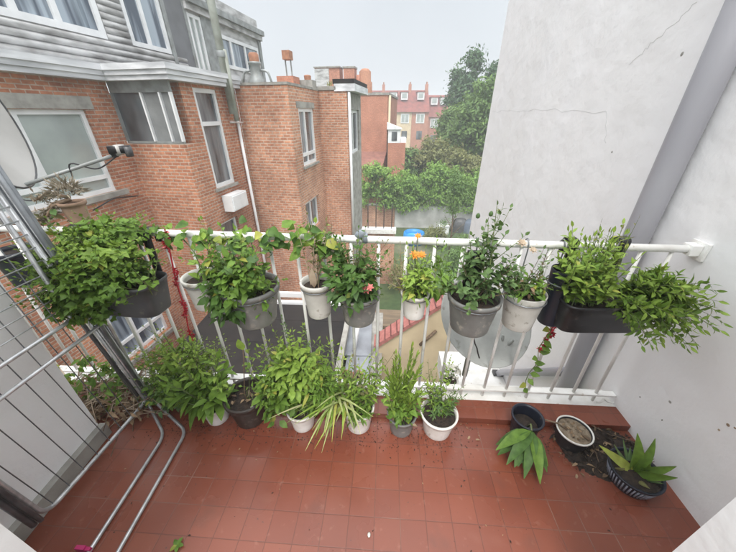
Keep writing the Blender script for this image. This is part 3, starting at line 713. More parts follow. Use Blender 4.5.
# dry stems heap in the left corner
dh = MB()
for _ in range(170):
    p = V((u(-1.98, -1.42), u(1.0, 1.27), u(.01, .16))); d = rv().normalized(); d.z *= .3
    dh.tube([p, p+d*u(.06, .14)+V((0, 0, .01)), p+d*u(.16, .32)], u(.0015, .004), DRY if R.random() < .7 else WOOD, 4)
for _ in range(320):
    dh.leaf((u(-1.98, -1.36), u(.98, 1.26), u(.005, .15)), rv(), V((0, 0, 1))+rv(.5), u(.03, .08), u(.012, .03), G_DEAD, .6, .4, 3)
for _ in range(170):
    dh.leaf((u(-1.9, -1.5), u(1.05, 1.27), u(.04, .36)), rv(), V((0, 0, 1))+rv(.5), u(.03, .06), u(.02, .03), G_MID, .4, .3, 3)
tag(dh.build('dry_stems'), 'heap of dry straw-coloured stems and leaves behind the airer', 'dead plants', kind='stuff')

# scattered debris
for nm, px, py, lb, cat in (('fallen_leaf', 177, 545, 'small green leaf lying alone on the front tiles', 'leaf'),):
    w = MB(); c = at(px, py, z=.01)
    for a in (0, 1.3, 2.5, 4, 5.2): w.leaf(c, V((math.cos(a), math.sin(a), .3)), V((0, 0, 1)), .028, .018, G_MID, .3, .2, 3)
    tag(w.build(nm), lb, cat)
w = MB(); c = at(369, 535, z=.003); w.lathe([(0, 0), (.007, .001), (.006, .005), (0, .007)], c, PALEFL, 7, sy=1.5); tag(w.build('pebble'), 'tiny white pebble on the front tiles', 'pebble')
w = MB()
for _ in range(260):
    c = V((u(-.6, 1.3), 1.135-abs(R.gauss(0, .05)), .002)) if R.random() < .6 else V((u(-1.4, 1.3), u(.4, 1.13), .002))
    if c.x < -1.4: continue
    s_ = u(.002, .007); w.leaf(c, V((u(-1, 1), u(-1, 1), 0)), V((0, 0, 1)), s_*2, s_, SOIL if R.random() < .6 else G_DEAD, .1, .5, 2)
for px, py in ((585, 477), (577, 474), (470, 436), (480, 440), (565, 452)):
    c = at(px, py, z=.004); w.leaf(c, V((u(-1, 1), u(-1, 1), 0)), V((0, 0, 1)), .03, .012, G_DEAD, .3, .5, 3)
for px_ in (-1.2, -.97, -.78, -.45, -.12, .12, .33, .82, 1.05):  # soil crumbs ring the pot feet, standing in for faint contact shadows
    for _ in range(110):
        c = V((px_+R.gauss(0, .09), min(1.135, 1.03+R.gauss(0, .06)), .002)); q = u(.002, .006); w.leaf(c, V((u(-1, 1), u(-1, 1), 0)), V((0, 0, 1)), q*2, q, SOIL, .1, .5, 2)
tag(w.build('crumbs'), 'crumbs of soil and leaf bits on the tiles, ringing pots as contact shade', 'crumbs', kind='stuff')

# ------------------------------------------------------------------ clothes airer
ar = thing('clothes_airer', 'folded grey metal clothes airer standing upright against the left wall', 'clothes airer', (-1.4, .8, 0))
def L(p): return V(p)-ar.location
def loop(name, pts, r, mt, rr=.06):
    mb = MB(); mb.tube([L(p) for p in arc(pts, rr, 6)], r, mt, 10); return mb.build(name, ar)
loop('main_frame', [(-1.43, .99, 1.62), (-1.40, 1.12, .10), (-1.40, .52, .12), (-1.43, .44, 1.62), (-1.43, .99, 1.62)], .0095, TUBE)
loop('leg_frame', [(-1.43, 1.0, 1.5), (-1.40, 1.105, .07), (-1.345, 1.06, .014), (-1.215, .955, .012), (-1.185, .31, .012), (-1.37, .33, .5), (-1.42, .44, 1.4)], .0085, TUBE, .055)
loop('leg_frame', [(-1.41, 1.02, 1.5), (-1.375, 1.125, .07), (-1.31, 1.10, .014), (-1.105, .985, .012), (-1.06, .29, .012), (-1.35, .31, .5), (-1.4, .45, 1.4)], .0085, TUBE, .055)
loop('wing_frame', [(-1.385, 1.11, .14), (-1.39, 1.115, .69), (-1.39, .40, .69)], .0085, TUBE, .05)
loop('wing_frame', [(-1.44, .985, 1.6), (-1.40, .99, .79), (-1.40, .40, .79)], .0085, TUBE, .03)
for dx, dy, r in ((-.02, .03, .011), (.012, .045, .011), (-.045, .0, .010), (.03, .02, .009)):
    mb = MB(); mb.tube([L((-1.43+dx, .99+dy, 1.62)), L((-1.415+dx, 1.03+dy, 1.0)), L((-1.40+dx*.7, 1.10+dy*.4, .15))], r, DTUBE, 10); mb.build('side_tube', ar)
    mb = MB(); mb.tube([L((-1.43+dx, .45-dy, 1.62)), L((-1.40+dx*.7, .51-dy*.7, .14))], r, DTUBE, 10); mb.build('side_tube', ar)
for k in range(8):
    y = .56+.072*k; mb = MB(); mb.tube([L((-1.43, y-.10, 1.6)), L((-1.40, y, .115))], .0021, DTUBE, 6); mb.build('wire', ar)
for k in range(14):
    z = .85+.056*k; mb = MB(); mb.tube([L((-1.412, .44, z)), L((-1.412, 1.03-.03*(z-.8), z))], .0027, TUBE, 6); mb.build('wire', ar)
mb = MB(); q = L(at(84, 549, z=.02)); mb.box(q.x-.03, q.x+.03, q.y-.006, q.y+.006, -.012, .012, mat('magenta_plastic', (.45, .02, .13))); mb.box(q.x-.03, q.x+.01, q.y-.007, q.y+.007, .012, .02, MATS['magenta_plastic']); 
for v_ in range(0): pass
pg = flat(mb, 'clothes_peg'); pg.location = ar.location+V((0, 0, .0155)); tag(pg, 'magenta clothes peg lying on the tiles by the airer', 'clothes peg')

# ------------------------------------------------------------------ left: black pot, withered pot, dish
t = thing('hanging_pot', 'black pot hanging at the far left behind the airer', 'pot', (-2.02, 1.36, .76)); pot(t, .095, .2, NAVY, .8, soil=SOIL); 
mb = MB(); mb.tube(arc([(0, -.09, .18), (0, -.09, .3), (0, -.05, .345), (0, -.01, .3)], .03), .004, BLACK, 6); mb.build('hook', t)
t = thing('withered_plant', 'terracotta pot with a withered grey brown plant at the left rail', 'potted plant', (-1.57, 1.38, 1.10))
pot(t, .052, .12, mat('dusty_terracotta', (.36, .23, .16), (.25, .17, .12), .9, 14), .78)
sm, lm = MB(), MB()
for _ in range(260):
    d = rv().normalized(); p = V((d.x*.055, d.y*.05, .15+abs(d.z)*.07)); lm.leaf(p, d+V((0, 0, .1)), rv(), u(.02, .05), .008, G_GREY, .4, .3, 2)
for a, b in (((0, 0, .13), (-.15, -.05, .04)), ((0, 0, .14), (-.2, .0, .12)), ((0, 0, .13), (-.1, -.1, .03))):
    a, b = V(a), V(b); sm.tube([a, a.lerp(b, .5)+V((0, 0, .03)), b], .010, WOOD, 7, .005)
    for _ in range(90):
        q = a.lerp(b, u(.3, 1))+V((0, 0, .015)); lm.leaf(q+rv(.008), rv(), rv(), u(.015, .035), .009, G_GREY, .3, .3, 2)
for _ in range(10): lm.leaf((u(-.16, .02), u(-.12, -.04), u(.0, .08)), rv(), V((0, -.5, 1)), .05, .03, G_OLIVE if R.random() < .5 else G_DARK, .3, .2, 3)
sm.tube(arc([(0, .04, .1), (0, .08, .1), (0, -.06, .0)], .02), .003, BLACK, 5)
fin(t, sm, lm)

def dish(name, label, c, nrm, rx, rz, mt, depth, lnb=None, stains=False, back=False):
    t = thing(name, label, 'satellite dish', c); nrm = V(nrm).normalized()
    ux = V((0, 0, 1)).cross(nrm).normalized(); uz = nrm.cross(ux)
    mb = MB(); n = 40; pr = [(0, 0), (.25, .0625), (.5, .25), (.75, .5625), (.95, .9025), (1, 1), (1.015, 1.01), (1.015, .96), (.95, .85), (.5, .2), (0, -.05)]; vs = []
    for r, h in pr:
        for j in range(n):
            a = 6.283*j/n; vs.append(ux*(rx*r*math.cos(a))+uz*(rz*r*math.sin(a))+nrm*(depth*(h-1)))
    fs = []
    for i in range(len(pr)-1): fs += [(i*n+j, i*n+(j+1) % n, (i+1)*n+(j+1) % n, (i+1)*n+j) for j in range(n)]
    mb.add(vs, fs, mt); mb.build('reflector', t)
    if not stains:
        mb = MB(); mb.tube([ux*(rx*1.012*math.cos(6.283*j/n))+uz*(rz*1.012*math.sin(6.283*j/n)) for j in range(n+1)], .006, CHAR, 6, caps=False); mb.build('rim', t)
    b0 = uz*(-rz*.97)-nrm*(depth*.1)
    if lnb is not None:
        l = V(lnb)-t.location
        mb = MB(); mb.tube([b0-nrm*.06, b0, l], .010, ZINC, 8); mb.build('arm', t)
        mb = MB(); dirx = (l-b0).normalized(); sd = dirx.cross(V((0, 0, 1))).normalized()
        mb.box(-.055, .055, -.022, .022, -.02, .02, BLACK, Matrix.Translation(l+V((0, 0, .02))) @ Matrix.Rotation(math.atan2(dirx.y, dirx.x), 4, 'Z'))
        for s_ in (-.04, .045): mb.lathe([(0, -.026), (.02, -.026), (.022, 0), (.022, .03), (0, .03)], l+V((s_*.9, s_*.3, .005)), BLACK if s_ < 0 else CHAR, 12)
        mb.box(-.012, .014, -.026, .026, -.026, .026, DISHM, Matrix.Translation(l+V((0, 0, .02))))
        mb.build('receiver', t)
        mb = MB(); mb.tube(arc([l, l.lerp(b0, .3)+V((0, 0, -.05)), l.lerp(b0, .55)+V((0, 0, .05)), l.lerp(b0, .6)+V((.03, 0, -.06)), b0+V((-.02, 0, -.1)), b0+V((-.25, 0, -.03))], .05), .004, BLACK, 6); mb.build('cable', t)
    mb = MB(); mb.tube([-nrm*depth, -nrm*(depth+.1), -nrm*(depth+.12)+V((0, 0, -.5))], .02, ZINC, 10)
    mb.box(-.05, .05, -.05, .05, -.05, .05, ZINC, Matrix.Translation(-nrm*(depth+.03)) @ Matrix.Rotation(.5, 4, 'Z')); mb.build('mount', t)
    if stains:
        pts = []
        for k in range(12):
            a, b = -.33+u(-.015, .015), .3-.1*k; pts.append(ux*(rx*a)+uz*(rz*b)+nrm*(depth*((a*a+b*b)-1)+.001))
        mb = MB(); mb.tube(pts, .0045, BITU, 6); mb.build('seam', t)
        for px_, pz_ in ((.30, -.45), (.42, -.55)):
            p = ux*(rx*px_)+uz*(rz*pz_)+nrm*(depth*(px_**2+pz_**2-1)+.008); mb = MB(); mb.box(-.03, .03, -.008, .008, -.006, .006, DISHG, Matrix.Translation(p) @ Matrix.Rotation(px_*5, 4, 'Y')); mb.build('bracket', t)
    return t
dish('satellite_dish', 'pale satellite dish with long receiver arm at the left edge', (-2.08, 1.56, 1.64), (.87, .42, .16), .30, .40, DISHM, .055, lnb=at(121, 153, y=1.83))
dish('satellite_dish', 'weathered grey satellite dish outside the bars below the large grey pot', (.655, 1.56, .465), (.1, -.62, .78), .285, .31, DISHG, .05, stains=True)

# ------------------------------------------------------------------ left row house and annexes (own axes: a across, b along the facade, z up)
RZ = rad(-6.48)
na = V((math.cos(RZ), math.sin(RZ), 0)); nb = V((-math.sin(RZ), math.cos(RZ), 0))
def house(name, label, cat='house'): return thing(name, label, cat, (0, 0, 0), RZ)
G0 = -6.0
h = house('row_house', 'long brick row house on the left with grey clad attic storey')
HA = [(3.15, 4.1, .20, 1.66), (4.2, 5.35, .20, 1.66), (3.7, 5.2, -3.4, -1.95)]
w = MB(); wall_holes(w, 'x', -6.62, -6.3, 0, 5.95, G0, 2.2, [(3.05, 5.33, .20, 1.68), (3.7, 5.25, -3.4, -1.95)], BRICK_A)
wall_holes(w, 'y', 5.95, 6.25, -6.62, -4.925, G0, 1.05, [], BRICK_A)
wall_holes(w, 'x', -5.225, -4.925, 6.25, 8.25, G0, 2.2, [(6.62, 7.42, .0, 2.1), (6.42, 7.18, -1.5, -.85)], BRICK_A)
flat(w, 'wall', h)
for nm, q in (('sill', (-6.29, -6.22, 2.9, 5.5, .10, .20)), ('sill', (-6.298, -6.24, 3.6, 5.35, -3.5, -3.4)), ('lintel', (-6.298, -6.285, 2.9, 5.5, 1.69, 1.9)), ('sill', (-4.923, -4.87, 6.55, 7.48, -.07, -.002))): w = MB(); w.box(*q, CONC); flat(w, nm, h)
window(h, 'x', -6.35, 3.05, 4.18, .20, 1.68, 1, (), (.2,), pane=CURT, fw=.075)
window(h, 'x', -6.35, 4.18, 5.33, .20, 1.68, 1, (), (.2,), pane=CURT, fw=.075)
window(h, 'x', -6.39, 3.7, 5.25, -3.4, -1.95, 1, (.5,), (.3,), pane=SKYGL)
window(h, 'x', -4.945, 6.62, 7.42, .0, 2.1, 1, (), (.67,), pane=GLASS, fw=.085)
window(h, 'x', -5.0, 6.42, 7.18, -1.5, -.85, 1, (), (), pane=GLASS, fw=.06)
# glazed bay filling the inner corner
gb = MB()
gb.box(-6.295, -4.93, 5.96, 6.02, 1.06, 1.10, ZINC); gb.box(-6.295, -4.93, 5.96, 6.02, 1.98, 2.2, ZINC)
for a in (-6.295, -5.62, -5.2, -4.965): gb.box(a, a+.035, 5.945, 6.02, 1.10, 1.98, PVC if a > -6 else ZINC)
g = flat(gb, 'glazed_bay', h); w = MB(); w.box(-6.26, -5.6, 6.0, 6.01, 1.09, 2.0, GLASS); w.box(-5.6, -4.97, 6.0, 6.01, 1.09, 2.0, mat('frosted_grey_glass', (.24, .25, .25), (.17, .175, .18), .25, 3)); flat(w, 'pane', g)
# eaves boards
fb = MB()
for z0, z1, o in ((2.17, 2.25, 0), (2.25, 2.33, .03), (2.33, 2.43, .06)):
    fb.box(-6.62, -6.12+o, 0, 5.80-o, z0+.001, z1, TRIM); fb.box(-6.62, -4.76+o, 5.801-o, 6.3, z0+.002, z1, TRIM); fb.box(-5.2, -4.759+o, 6.301, 8.24, z0+.003, z1, TRIM)
flat(fb, 'eaves_board', h)
w = MB(); w.box(-6.6, -4.95, 5.9, 8.24, 2.35, 2.42, BITU); flat(w, 'flat_roof', h)
# attic storey with bulging horizontal cladding
AW = [(3.6, 4.97), (5.0, 6.5), (7.06, 8.2), (9.15, 9.65), (10.3, 10.95), (11.05, 11.85), (11.95, 12.75)]
w = MB(); wall_holes(w, 'x', -6.75, -6.45, 0, 13.1, 2.43, 4.6, [(2.4, 6.47, 2.92, 4.3), (7.06, 8.2, 2.92, 4.3), (9.12, 9.66, 2.6, 3.95), (10.35, 12.85, 2.9, 3.75)], CLAD); flat(w, 'attic_wall', h)
w = MB()
for k in range(4):
    z = 2.45+.115*k; w.tube([(-6.46, b, z+.055) for b in (0, 3, 6.5, 8.7)], .058, CLAD, 12)
for k in range(14):
    z = 2.97+.115*k; w.tube([(-6.46, b, z) for b in (6.49, 7.04)], .057, CLAD, 12)
w.build('cladding', h)
w = MB(); w.box(-6.5, -6.40, 8.22, 8.34, 2.45, 4.6, ZINC); w.box(-6.47, -6.42, 8.34, 9.10, 2.45, 4.6, mat('dark_grey_panel', (.16, .165, .175), (.12, .122, .13), .5, 2)); w.box(-6.48, -6.40, 9.0, 9.10, 2.45, 4.3, ZINC); w.box(-6.49, -6.42, 9.68, 10.33, 2.45, 4.1, ZINC); flat(w, 'attic_panel', h)
window(h, 'x', -6.42, 2.4, 6.47, 2.92, 4.3, 1, (.30, .63, .79), (), pane=SKYGL, fw=.11)
window(h, 'x', -6.42, 7.06, 8.2, 2.92, 4.3, 1, (.46,), (), pane=SKYGL, fw=.09)
window(h, 'x', -6.42, 9.12, 9.66, 2.6, 3.95, 1, (.5,), (), pane=CURT, fw=.08)
window(h, 'x', -6.42, 10.35, 12.85, 2.9, 3.75, 1, (.27, .62), (), pane=SKYGL, fw=.1)
w = MB(); w.box(-6.75, -6.25, 9.05, 13.2, 4.15, 4.30, ZINC); w.box(-6.75, -6.33, 9.05, 13.15, 4.0, 4.15, CLAD); w.box(-6.76, -6.40, 12.95, 13.12, 2.43, 4.0, ZINC); flat(w, 'cornice', h)
w = MB(); w.tube([(-6.0, 9.5, 4.2), (-6.0, 9.5, 5.6)], .03, ZINC, 8); w.box(-6.2, -5.9, 9.42, 9.55, 4.3, 5.4, ZINC); flat(w, 'roof_post', h)
w = MB(); w.tube([(-4.78, 7.72, 1.6), (-4.78, 7.72, 6)], .085, mat('mossy_zinc_pipe', (.33, .35, .31), (.22, .23, .19), .6, 4), 16); w.tube([(-4.72, 7.75, 1.45), (-4.72, 7.75, 2.9)], .06, MATS['mossy_zinc_pipe'], 14)
w.lathe([(.1, 0), (.105, .02), (.105, .1), (.1, .12)], (-4.78, 7.72, 2.75), ZINC); w.build('vent_pipe', h)
w = MB(); w.tube([(-4.86, 8.0, 2.05), (-4.86, 8.0, -5.9)], .04, PVC, 12); w.build('downpipe', h)
w = MB(); w.tube(arc([(-4.9, 7.7, 1.42), (-4.8, 7.75, 1.42), (-4.78, 8.1, 1.40)], .05), .018, PVC, 8); w.build('wall_bracket', h)
w = MB(); w.box(-4.92, -4.66, 6.72, 7.42, -.60, -.20, PVC); w.box(-4.66, -4.64, 6.75, 7.39, -.57, -.23, PVC); flat(w, 'vent_box', h)
w = MB(); w.tube(arc([(-6.2, 4.6, -.02), (-6.1, 5.0, .12), (-6.15, 5.6, .02)], .1), .012, BLACK, 6); w.build('cable', h)

# annex facing us
h = house('brick_annex', 'pale brick rear annex with a tilted white window in its side')
w = MB(); wall_holes(w, 'y', 8.25, 8.55, -4.92, -3.487, G0, 2.24, [], BRICK_B)
wall_holes(w, 'x', -3.787, -3.487, 8.55, 10.68, G0, 2.24, [(8.83, 10.05, .22, 1.74), (8.62, 9.9, -1.85, -.85)], BRICK_B)
flat(w, 'wall', h)
w = MB(); w.box(-4.95, -3.47, 8.23, 10.68, 2.241, 2.30, CONC); flat(w, 'coping', h)
for nm, q in (('lintel', (-3.486, -3.47, 8.7, 10.15, 1.745, 1.90)), ('sill', (-3.486, -3.42, 8.78, 10.1, .15, .215))): w = MB(); w.box(*q, CONC); flat(w, nm, h)
window(h, 'x', -3.51, 8.83, 10.05, .22, 1.74, 1, (.42,), (.2,), pane=GLASS, fw=.09)
window(h, 'x', -3.57, 8.62, 9.9, -1.85, -.85, 1, (.5,), (), pane=GLASS, fw=.09)
cm = MB()
cm.lathe([(.22, 0), (.22, .1), (.15, .2), (.13, .42), (.17, .45), (.17, .5), (.1, .5)], (-4.6, 8.9, 2.3), ZINC, 16); cm.lathe([(.12, 0), (.13, .2), (.10, .24)], (-4.6, 8.9, 2.76), TERRA, 14)
for s_ in (-1, 1): cm.tube(arc([(-4.6+s_*.15, 8.9, 2.62), (-4.6+s_*.34, 8.9, 2.6), (-4.6+s_*.42, 8.9, 2.32)], .1), .03, ZINC, 8)
cm.build('chimney_cowl', h)
cm = MB(); cm.box(-4.35, -3.85, 9.6, 10.1, 2.3, 2.55, BRICK_C); cm.box(-4.15, -3.93, 9.7, 9.95, 2.95, 3.16, TERRA)
for s_ in (-4.13, -3.97): cm.box(s_, s_+.03, 9.8, 9.83, 2.55, 2.95, ZINC)
flat(cm, 'chimney', h)
cm = MB(); cm.box(-3.9, -3.5, 10.2, 10.6, 2.3, 2.5, CONC); cm.lathe([(.1, 0), (.11, .12), (.07, .14)], (-3.7, 10.4, 2.5), TERRA, 12); flat(cm, 'chimney', h)

h = house('brick_annex', 'narrow orange brick annex with white roof trim and a grey bay')
w = MB(); wall_holes(w, 'y', 10.69, 10.99, -3.78, -2.55, G0, 2.26, [], BRICK_B)
wall_holes(w, 'x', -2.85, -2.55, 10.99, 12.95, G0, 2.2, [(11.1, 12.6, .30, 1.72)], CONC); flat(w, 'wall', h)
w = MB(); w.box(-3.8, -2.9, 10.66, 12.0, 2.261, 2.36, CONC); 
for _ in range(40): w.leaf((u(-3.2, -2.8), u(10.7, 11.3), 2.36), V((u(-.4, .4), u(-.4, .4), 1)), rv(), u(.08, .2), .03, T_OLIVE, .3)
flat(w, 'coping', h)
w = MB(); w.box(-2.95, -2.28, 10.66, 13.05, 2.22, 2.42, TRIM); w.box(-3.0, -2.30, 10.70, 13.0, 2.421, 2.55, BITU); flat(w, 'roof_trim', h)
window(h, 'x', -2.62, 11.1, 12.6, .30, 1.72, 1, (.45,), (), pane=GLASS, fw=.1)
w = MB(); w.tube([(-2.48, 10.72, 2.2), (-2.48, 10.72, -3.2)], .045, PVC, 12); w.build('downpipe', h)

# terrace with black railing beyond the annex
t = thing('terrace', 'low terrace with pale ledge and thin black railing below the annex', 'terrace', (0, 0, 0))
p, q = at(352, 229, y=13), at(396, 231, y=13)
w = MB(); w.box(p.x-.6, q.x, 12.9, 13.3, p.z-.18, p.z+.02, WHITE); w.box(p.x-.6, q.x-.05, 13.0, 13.25, G0, p.z-.181, BRICK_B); flat(w, 'ledge', t)
w = MB()
for k in range(5):
    x = at(360+8*k, 215, y=13.1).x; w.tube([(x, 13.1, p.z), (x, 13.1, p.z+1.15)], .022, BLACK, 6)
w.build('bar', t)

# gable house further along
h = house('brick_house', 'smooth orange brick gable with three chimneys on its roof')
w = MB(); w.box(-13, -2.90, 25, 33, G0, 2.78, BRICK_C); flat(w, 'wall', h)
w = MB(); w.box(-13.1, -2.82, 24.94, 33, 2.781, 2.93, CONC); flat(w, 'roof', h)
w = MB(); w.tube([(-2.76, 25.1, 2.75), (-2.76, 25.1, -2.2)], .085, CREAM, 10); w.build('downpipe', h)
cm = MB(); cm.box(-8.45, -6.55, 25.4, 26.4, 2.94, 4.55, BRICK_C); cm.box(-8.45, -7.35, 25.36, 25.399, 2.98, 4.5, CLAD); cm.box(-8.5, -6.5, 25.32, 26.45, 4.551, 4.63, CONC); flat(cm, 'chimney', h)
cm = MB(); cm.box(-6.25, -5.45, 25.4, 26.3, 2.94, 4.5, BRICK_C); cm.box(-6.3, -5.4, 25.35, 26.35, 4.501, 4.6, CONC); flat(cm, 'chimney', h)
cm = MB(); cm.lathe([(.53, 0), (.53, .74), (.44, .8), (.44, 1.4), (.26, 1.58), (0, 1.62)], (-4.75, 26, 2.9), TERRA, 16); cm.box(-5.36, -5.1, 25.6, 26.2, 2.94, 4.1, BRICK_C); cm.build('chimney', h)
w = MB(); w.add([V((-5.0, 22.6, -1.85)), V((-2.9, 22.6, -1.85)), V((-2.9, 24.99, -1.05)), V((-5.0, 24.99, -1.05)), V((-5.0, 22.6, -2.05)), V((-2.9, 22.6, -2.05)), V((-2.9, 24.99, -1.25)), V((-5.0, 24.99, -1.25))], [(0, 1, 2, 3), (7, 6, 5, 4), (0, 4, 5, 1), (1, 5, 6, 2), (3, 7, 4, 0)], mat('brown_red_tiles', (.27, .12, .09), (.18, .08, .06), .85, 3))
w.box(-4.95, -2.95, 22.75, 24.98, G0, -2.06, BRICK_C); flat(w, 'lean_to', h)
# white garden room
t = thing('garden_room', 'small white garden room with sloping roof beside the orange gable', 'conservatory', (0, 0, 0))
p = at(388, 143, y=24); w = MB(); w.box(p.x, p.x+1.3, 24, 26, G0, p.z+.0, BRICK_C); flat(w, 'base', t)
w = MB(); w.box(p.x, p.x+.9, 24, 25.9, p.z+.002, p.z+.9, PVC); w.box(p.x+.92, p.x+1.35, 24.1, 25.9, p.z+.002, p.z+.3, PVC); flat(w, 'wall', t)
w = MB(); w.box(p.x+.25, p.x+.65, 23.97, 24.0, p.z+.15, p.z+.75, GLASS); flat(w, 'pane', t)
w = MB(); w.add([V((p.x-.1, 23.9, p.z+1.35)), V((p.x+1.0, 23.9, p.z+.95)), V((p.x+1.0, 26, p.z+.95)), V((p.x-.1, 26, p.z+1.35)), V((p.x-.1, 23.9, p.z+.9)), V((p.x+1.0, 23.9, p.z+.9)), V((p.x+1, 26, p.z+.9)), V((p.x-.1, 26, p.z+.9))], [(0, 1, 2, 3), (0, 4, 5, 1), (1, 5, 6, 2), (3, 7, 4, 0), (2, 6, 7, 3)], PVC); flat(w, 'roof', t)

# far terrace of houses
def far_house(x0, x1, y, zr, ze, label, wallm, dorm, nwin, ch=True):
    t = thing('terraced_house', label, 'house', (x0, y, 0), 0, 'far terraced houses'); W = x1-x0
    mb = MB(); mb.box(0, W-.02, 0, 8, G0, ze, wallm); flat(mb, 'wall', t)
    mb = MB(); mb.add([V((0, -.35, ze)), V((W-.01, -.35, ze)), V((W-.01, 4, zr)), V((0, 4, zr)), V((0, 8.3, ze)), V((W-.01, 8.3, ze))], [(0, 1, 2, 3), (3, 2, 5, 4), (0, 3, 4), (1, 5, 2), (0, 4, 5, 1)], ROOFR); flat(mb, 'roof', t)
    for k in range(nwin):
        a = W*(k+.5)/nwin; mb = MB(); mb.box(a-.75, a+.75, -.09, -.03, ze-1.75, ze-.25, PVC); q = flat(mb, 'window', t)
        mb = MB(); mb.box(a-.6, a-.06, -.11, -.092, ze-1.6, ze-.4, CURT); mb.box(a+.06, a+.6, -.11, -.092, ze-1.6, ze-.4, CURT); flat(mb, 'pane', q)
        mb = MB(); mb.box(a-.5, a+.5, -.06, -.02, ze-4.4, ze-3, GLASS); flat(mb, 'window', t)
    for a in dorm:
        mb = MB(); zb = ze+(zr-ze)*.55; yb = -.35+4.35*.5
        mb.box(a-.6, a+.6, yb-.4, yb+2.2, zb, zb+1.15, PVC); d = flat(mb, 'dormer', t); mb = MB(); mb.box(a-.42, a+.42, yb-.43, yb-.402, zb+.25, zb+.95, CURT); flat(mb, 'pane', d)
        mb = MB(); mb.box(a-.75, a+.75, yb-.5, yb+2.3, zb+1.151, zb+1.25, ROOFR); flat(mb, 'dormer_roof', d)
    if ch:
        mb = MB(); mb.box(W-.6, W-.1, 3.5, 4.6, zr-.6, zr+.9, BRICK_C)
        for k in range(3): mb.lathe([(.12, 0), (.12, .35)], (W-.35, 3.75+.3*k, zr+.9), TERRA, 8)
        flat(mb, 'chimney', t)
    return t
far_house(-6.2, -.6, 60, 5.3, 1.8, 'far red roofed house partly hidden by the orange gable', BRICK_C, (2, 4), 2)
far_house(-.6, 4.2, 60, 5.3, 1.8, 'far red roofed house just right of the orange gable', CREAM, (1.5, 3.4), 2)
far_house(4.2, 7.2, 60, 5.3, 1.8, 'far red roofed house with brick front in the middle of the row', BRICK_C, (1.5,), 1)
far_house(7.2, 12.5, 62, 4.6, 1.0, 'far brick house with pale dormers next to the trees', BRICK_C, (1.2, 2.9, 4.4), 2)
far_house(12.5, 18, 62, 4.6, 1.0, 'farthest right red roofed house behind the trees', CREAM, (1.6, 3.8), 2)
far_house(-12, -6.2, 60, 5.3, 1.8, 'far left red roofed house behind the brick annexes', CREAM, (2, 4), 2)

# ------------------------------------------------------------------ ground, garden, trees
def groundmat():
    m, nt, b = nodes('garden_ground'); n = noise_node(nt, .35, 6); n2 = noise_node(nt, 4, 5)
    col = ramp(nt, n.outputs[0], [(.35, (.035, .07, .02)), (.5, (.07, .10, .035)), (.68, (.16, .14, .10))])
    col = mixc(nt, .5, col, ramp(nt, n2.outputs[0], [(.3, (.5, .5, .5)), (.7, (1.3, 1.3, 1.3))]), 'MULTIPLY')
    nt.links.new(col, b.inputs['Base Color']); b.inputs['Roughness'].default_value = .95; return m
w = MB(); w.add([V((-700, -100, G0)), V((700, -100, G0)), V((700, 900, G0)), V((-700, 900, G0))], [(0, 1, 2, 3)], groundmat()); tag(flat(w, 'ground'), None, None, kind='structure')

# garden walls
p, q, r_ = at(352, 205, y=21.5), at(395, 205, y=21.5), at(500, 205, y=21.5)
w = MB(); w.box(p.x-1.5, q.x, 21.5, 21.8, G0, p.z, BRICK_B); w.box(p.x-1.5, q.x, 21.45, 21.85, p.z+.001, p.z+.08, CONC); tag(flat(w, 'garden_wall'), 'red brick garden wall under the ivy behind the black railing', 'wall')
w = MB(); w.box(q.x+.01, r_.x+6, 21.55, 21.8, G0, p.z-.05, mat('pale_concrete_panel', (.52, .52, .50), (.36, .36, .34), .9, 1.5, bmp=.1))
for k in range(8): w.box(q.x+.4+1.1*k, q.x+.46+1.1*k, 21.53, 21.549, G0, p.z-.05, MATS['pale_concrete_panel'])
tag(flat(w, 'garden_wall'), 'grey concrete panel garden wall under the ivy', 'wall')

def crown(mb, c, rr, clumps, per, size, mt, shape='round', seed=1):
    c = V(c); rg = random.Random(seed)
    for _ in range(clumps):
        d = V((rg.gauss(0, 1), rg.gauss(0, 1), rg.gauss(0, 1))).normalized(); k = rg.random()**.35
        if shape == 'cone':
            z = rg.uniform(-1, 1); w_ = (1-(z+1)/2)**.75+.06; a = rg.uniform(0, 6.283); k = rg.random()**.5
            cc = c+V((math.cos(a)*w_*rr[0]*k, math.sin(a)*w_*rr[1]*k, z*rr[2])); d = V((math.cos(a), math.sin(a), .2))
        else: cc = c+V((d.x*rr[0], d.y*rr[1], d.z*rr[2]))*k*(.75+.4*noise.noise(d*1.6+c))
        cs = max(.28, rg.uniform(.25, .55)*min(rr)*.62); base = rg.uniform(.05, .7)
        for _ in range(per):
            e = V((rg.gauss(0, 1), rg.gauss(0, 1), rg.gauss(0, .7))); p = cc+e*cs*.6
            nd = (e.normalized()+V((0, 0, .5))+V((rg.gauss(0, .6), rg.gauss(0, .6), rg.gauss(0, .6)))).normalized(); t1 = nd.orthogonal().normalized(); t2 = nd.cross(t1); a = rg.uniform(0, 6.28)
            t1, t2 = t1*math.cos(a)+t2*math.sin(a), t2*math.cos(a)-t1*math.sin(a); s1 = size*rg.uniform(.6, 1.3)
            mb.add([p-t1*s1, p-t2*s1*.45, p+t1*s1, p+t2*s1*.45], [(0, 1, 2, 3)], mt, max(0, min(1, base+rg.uniform(-.15, .3))))
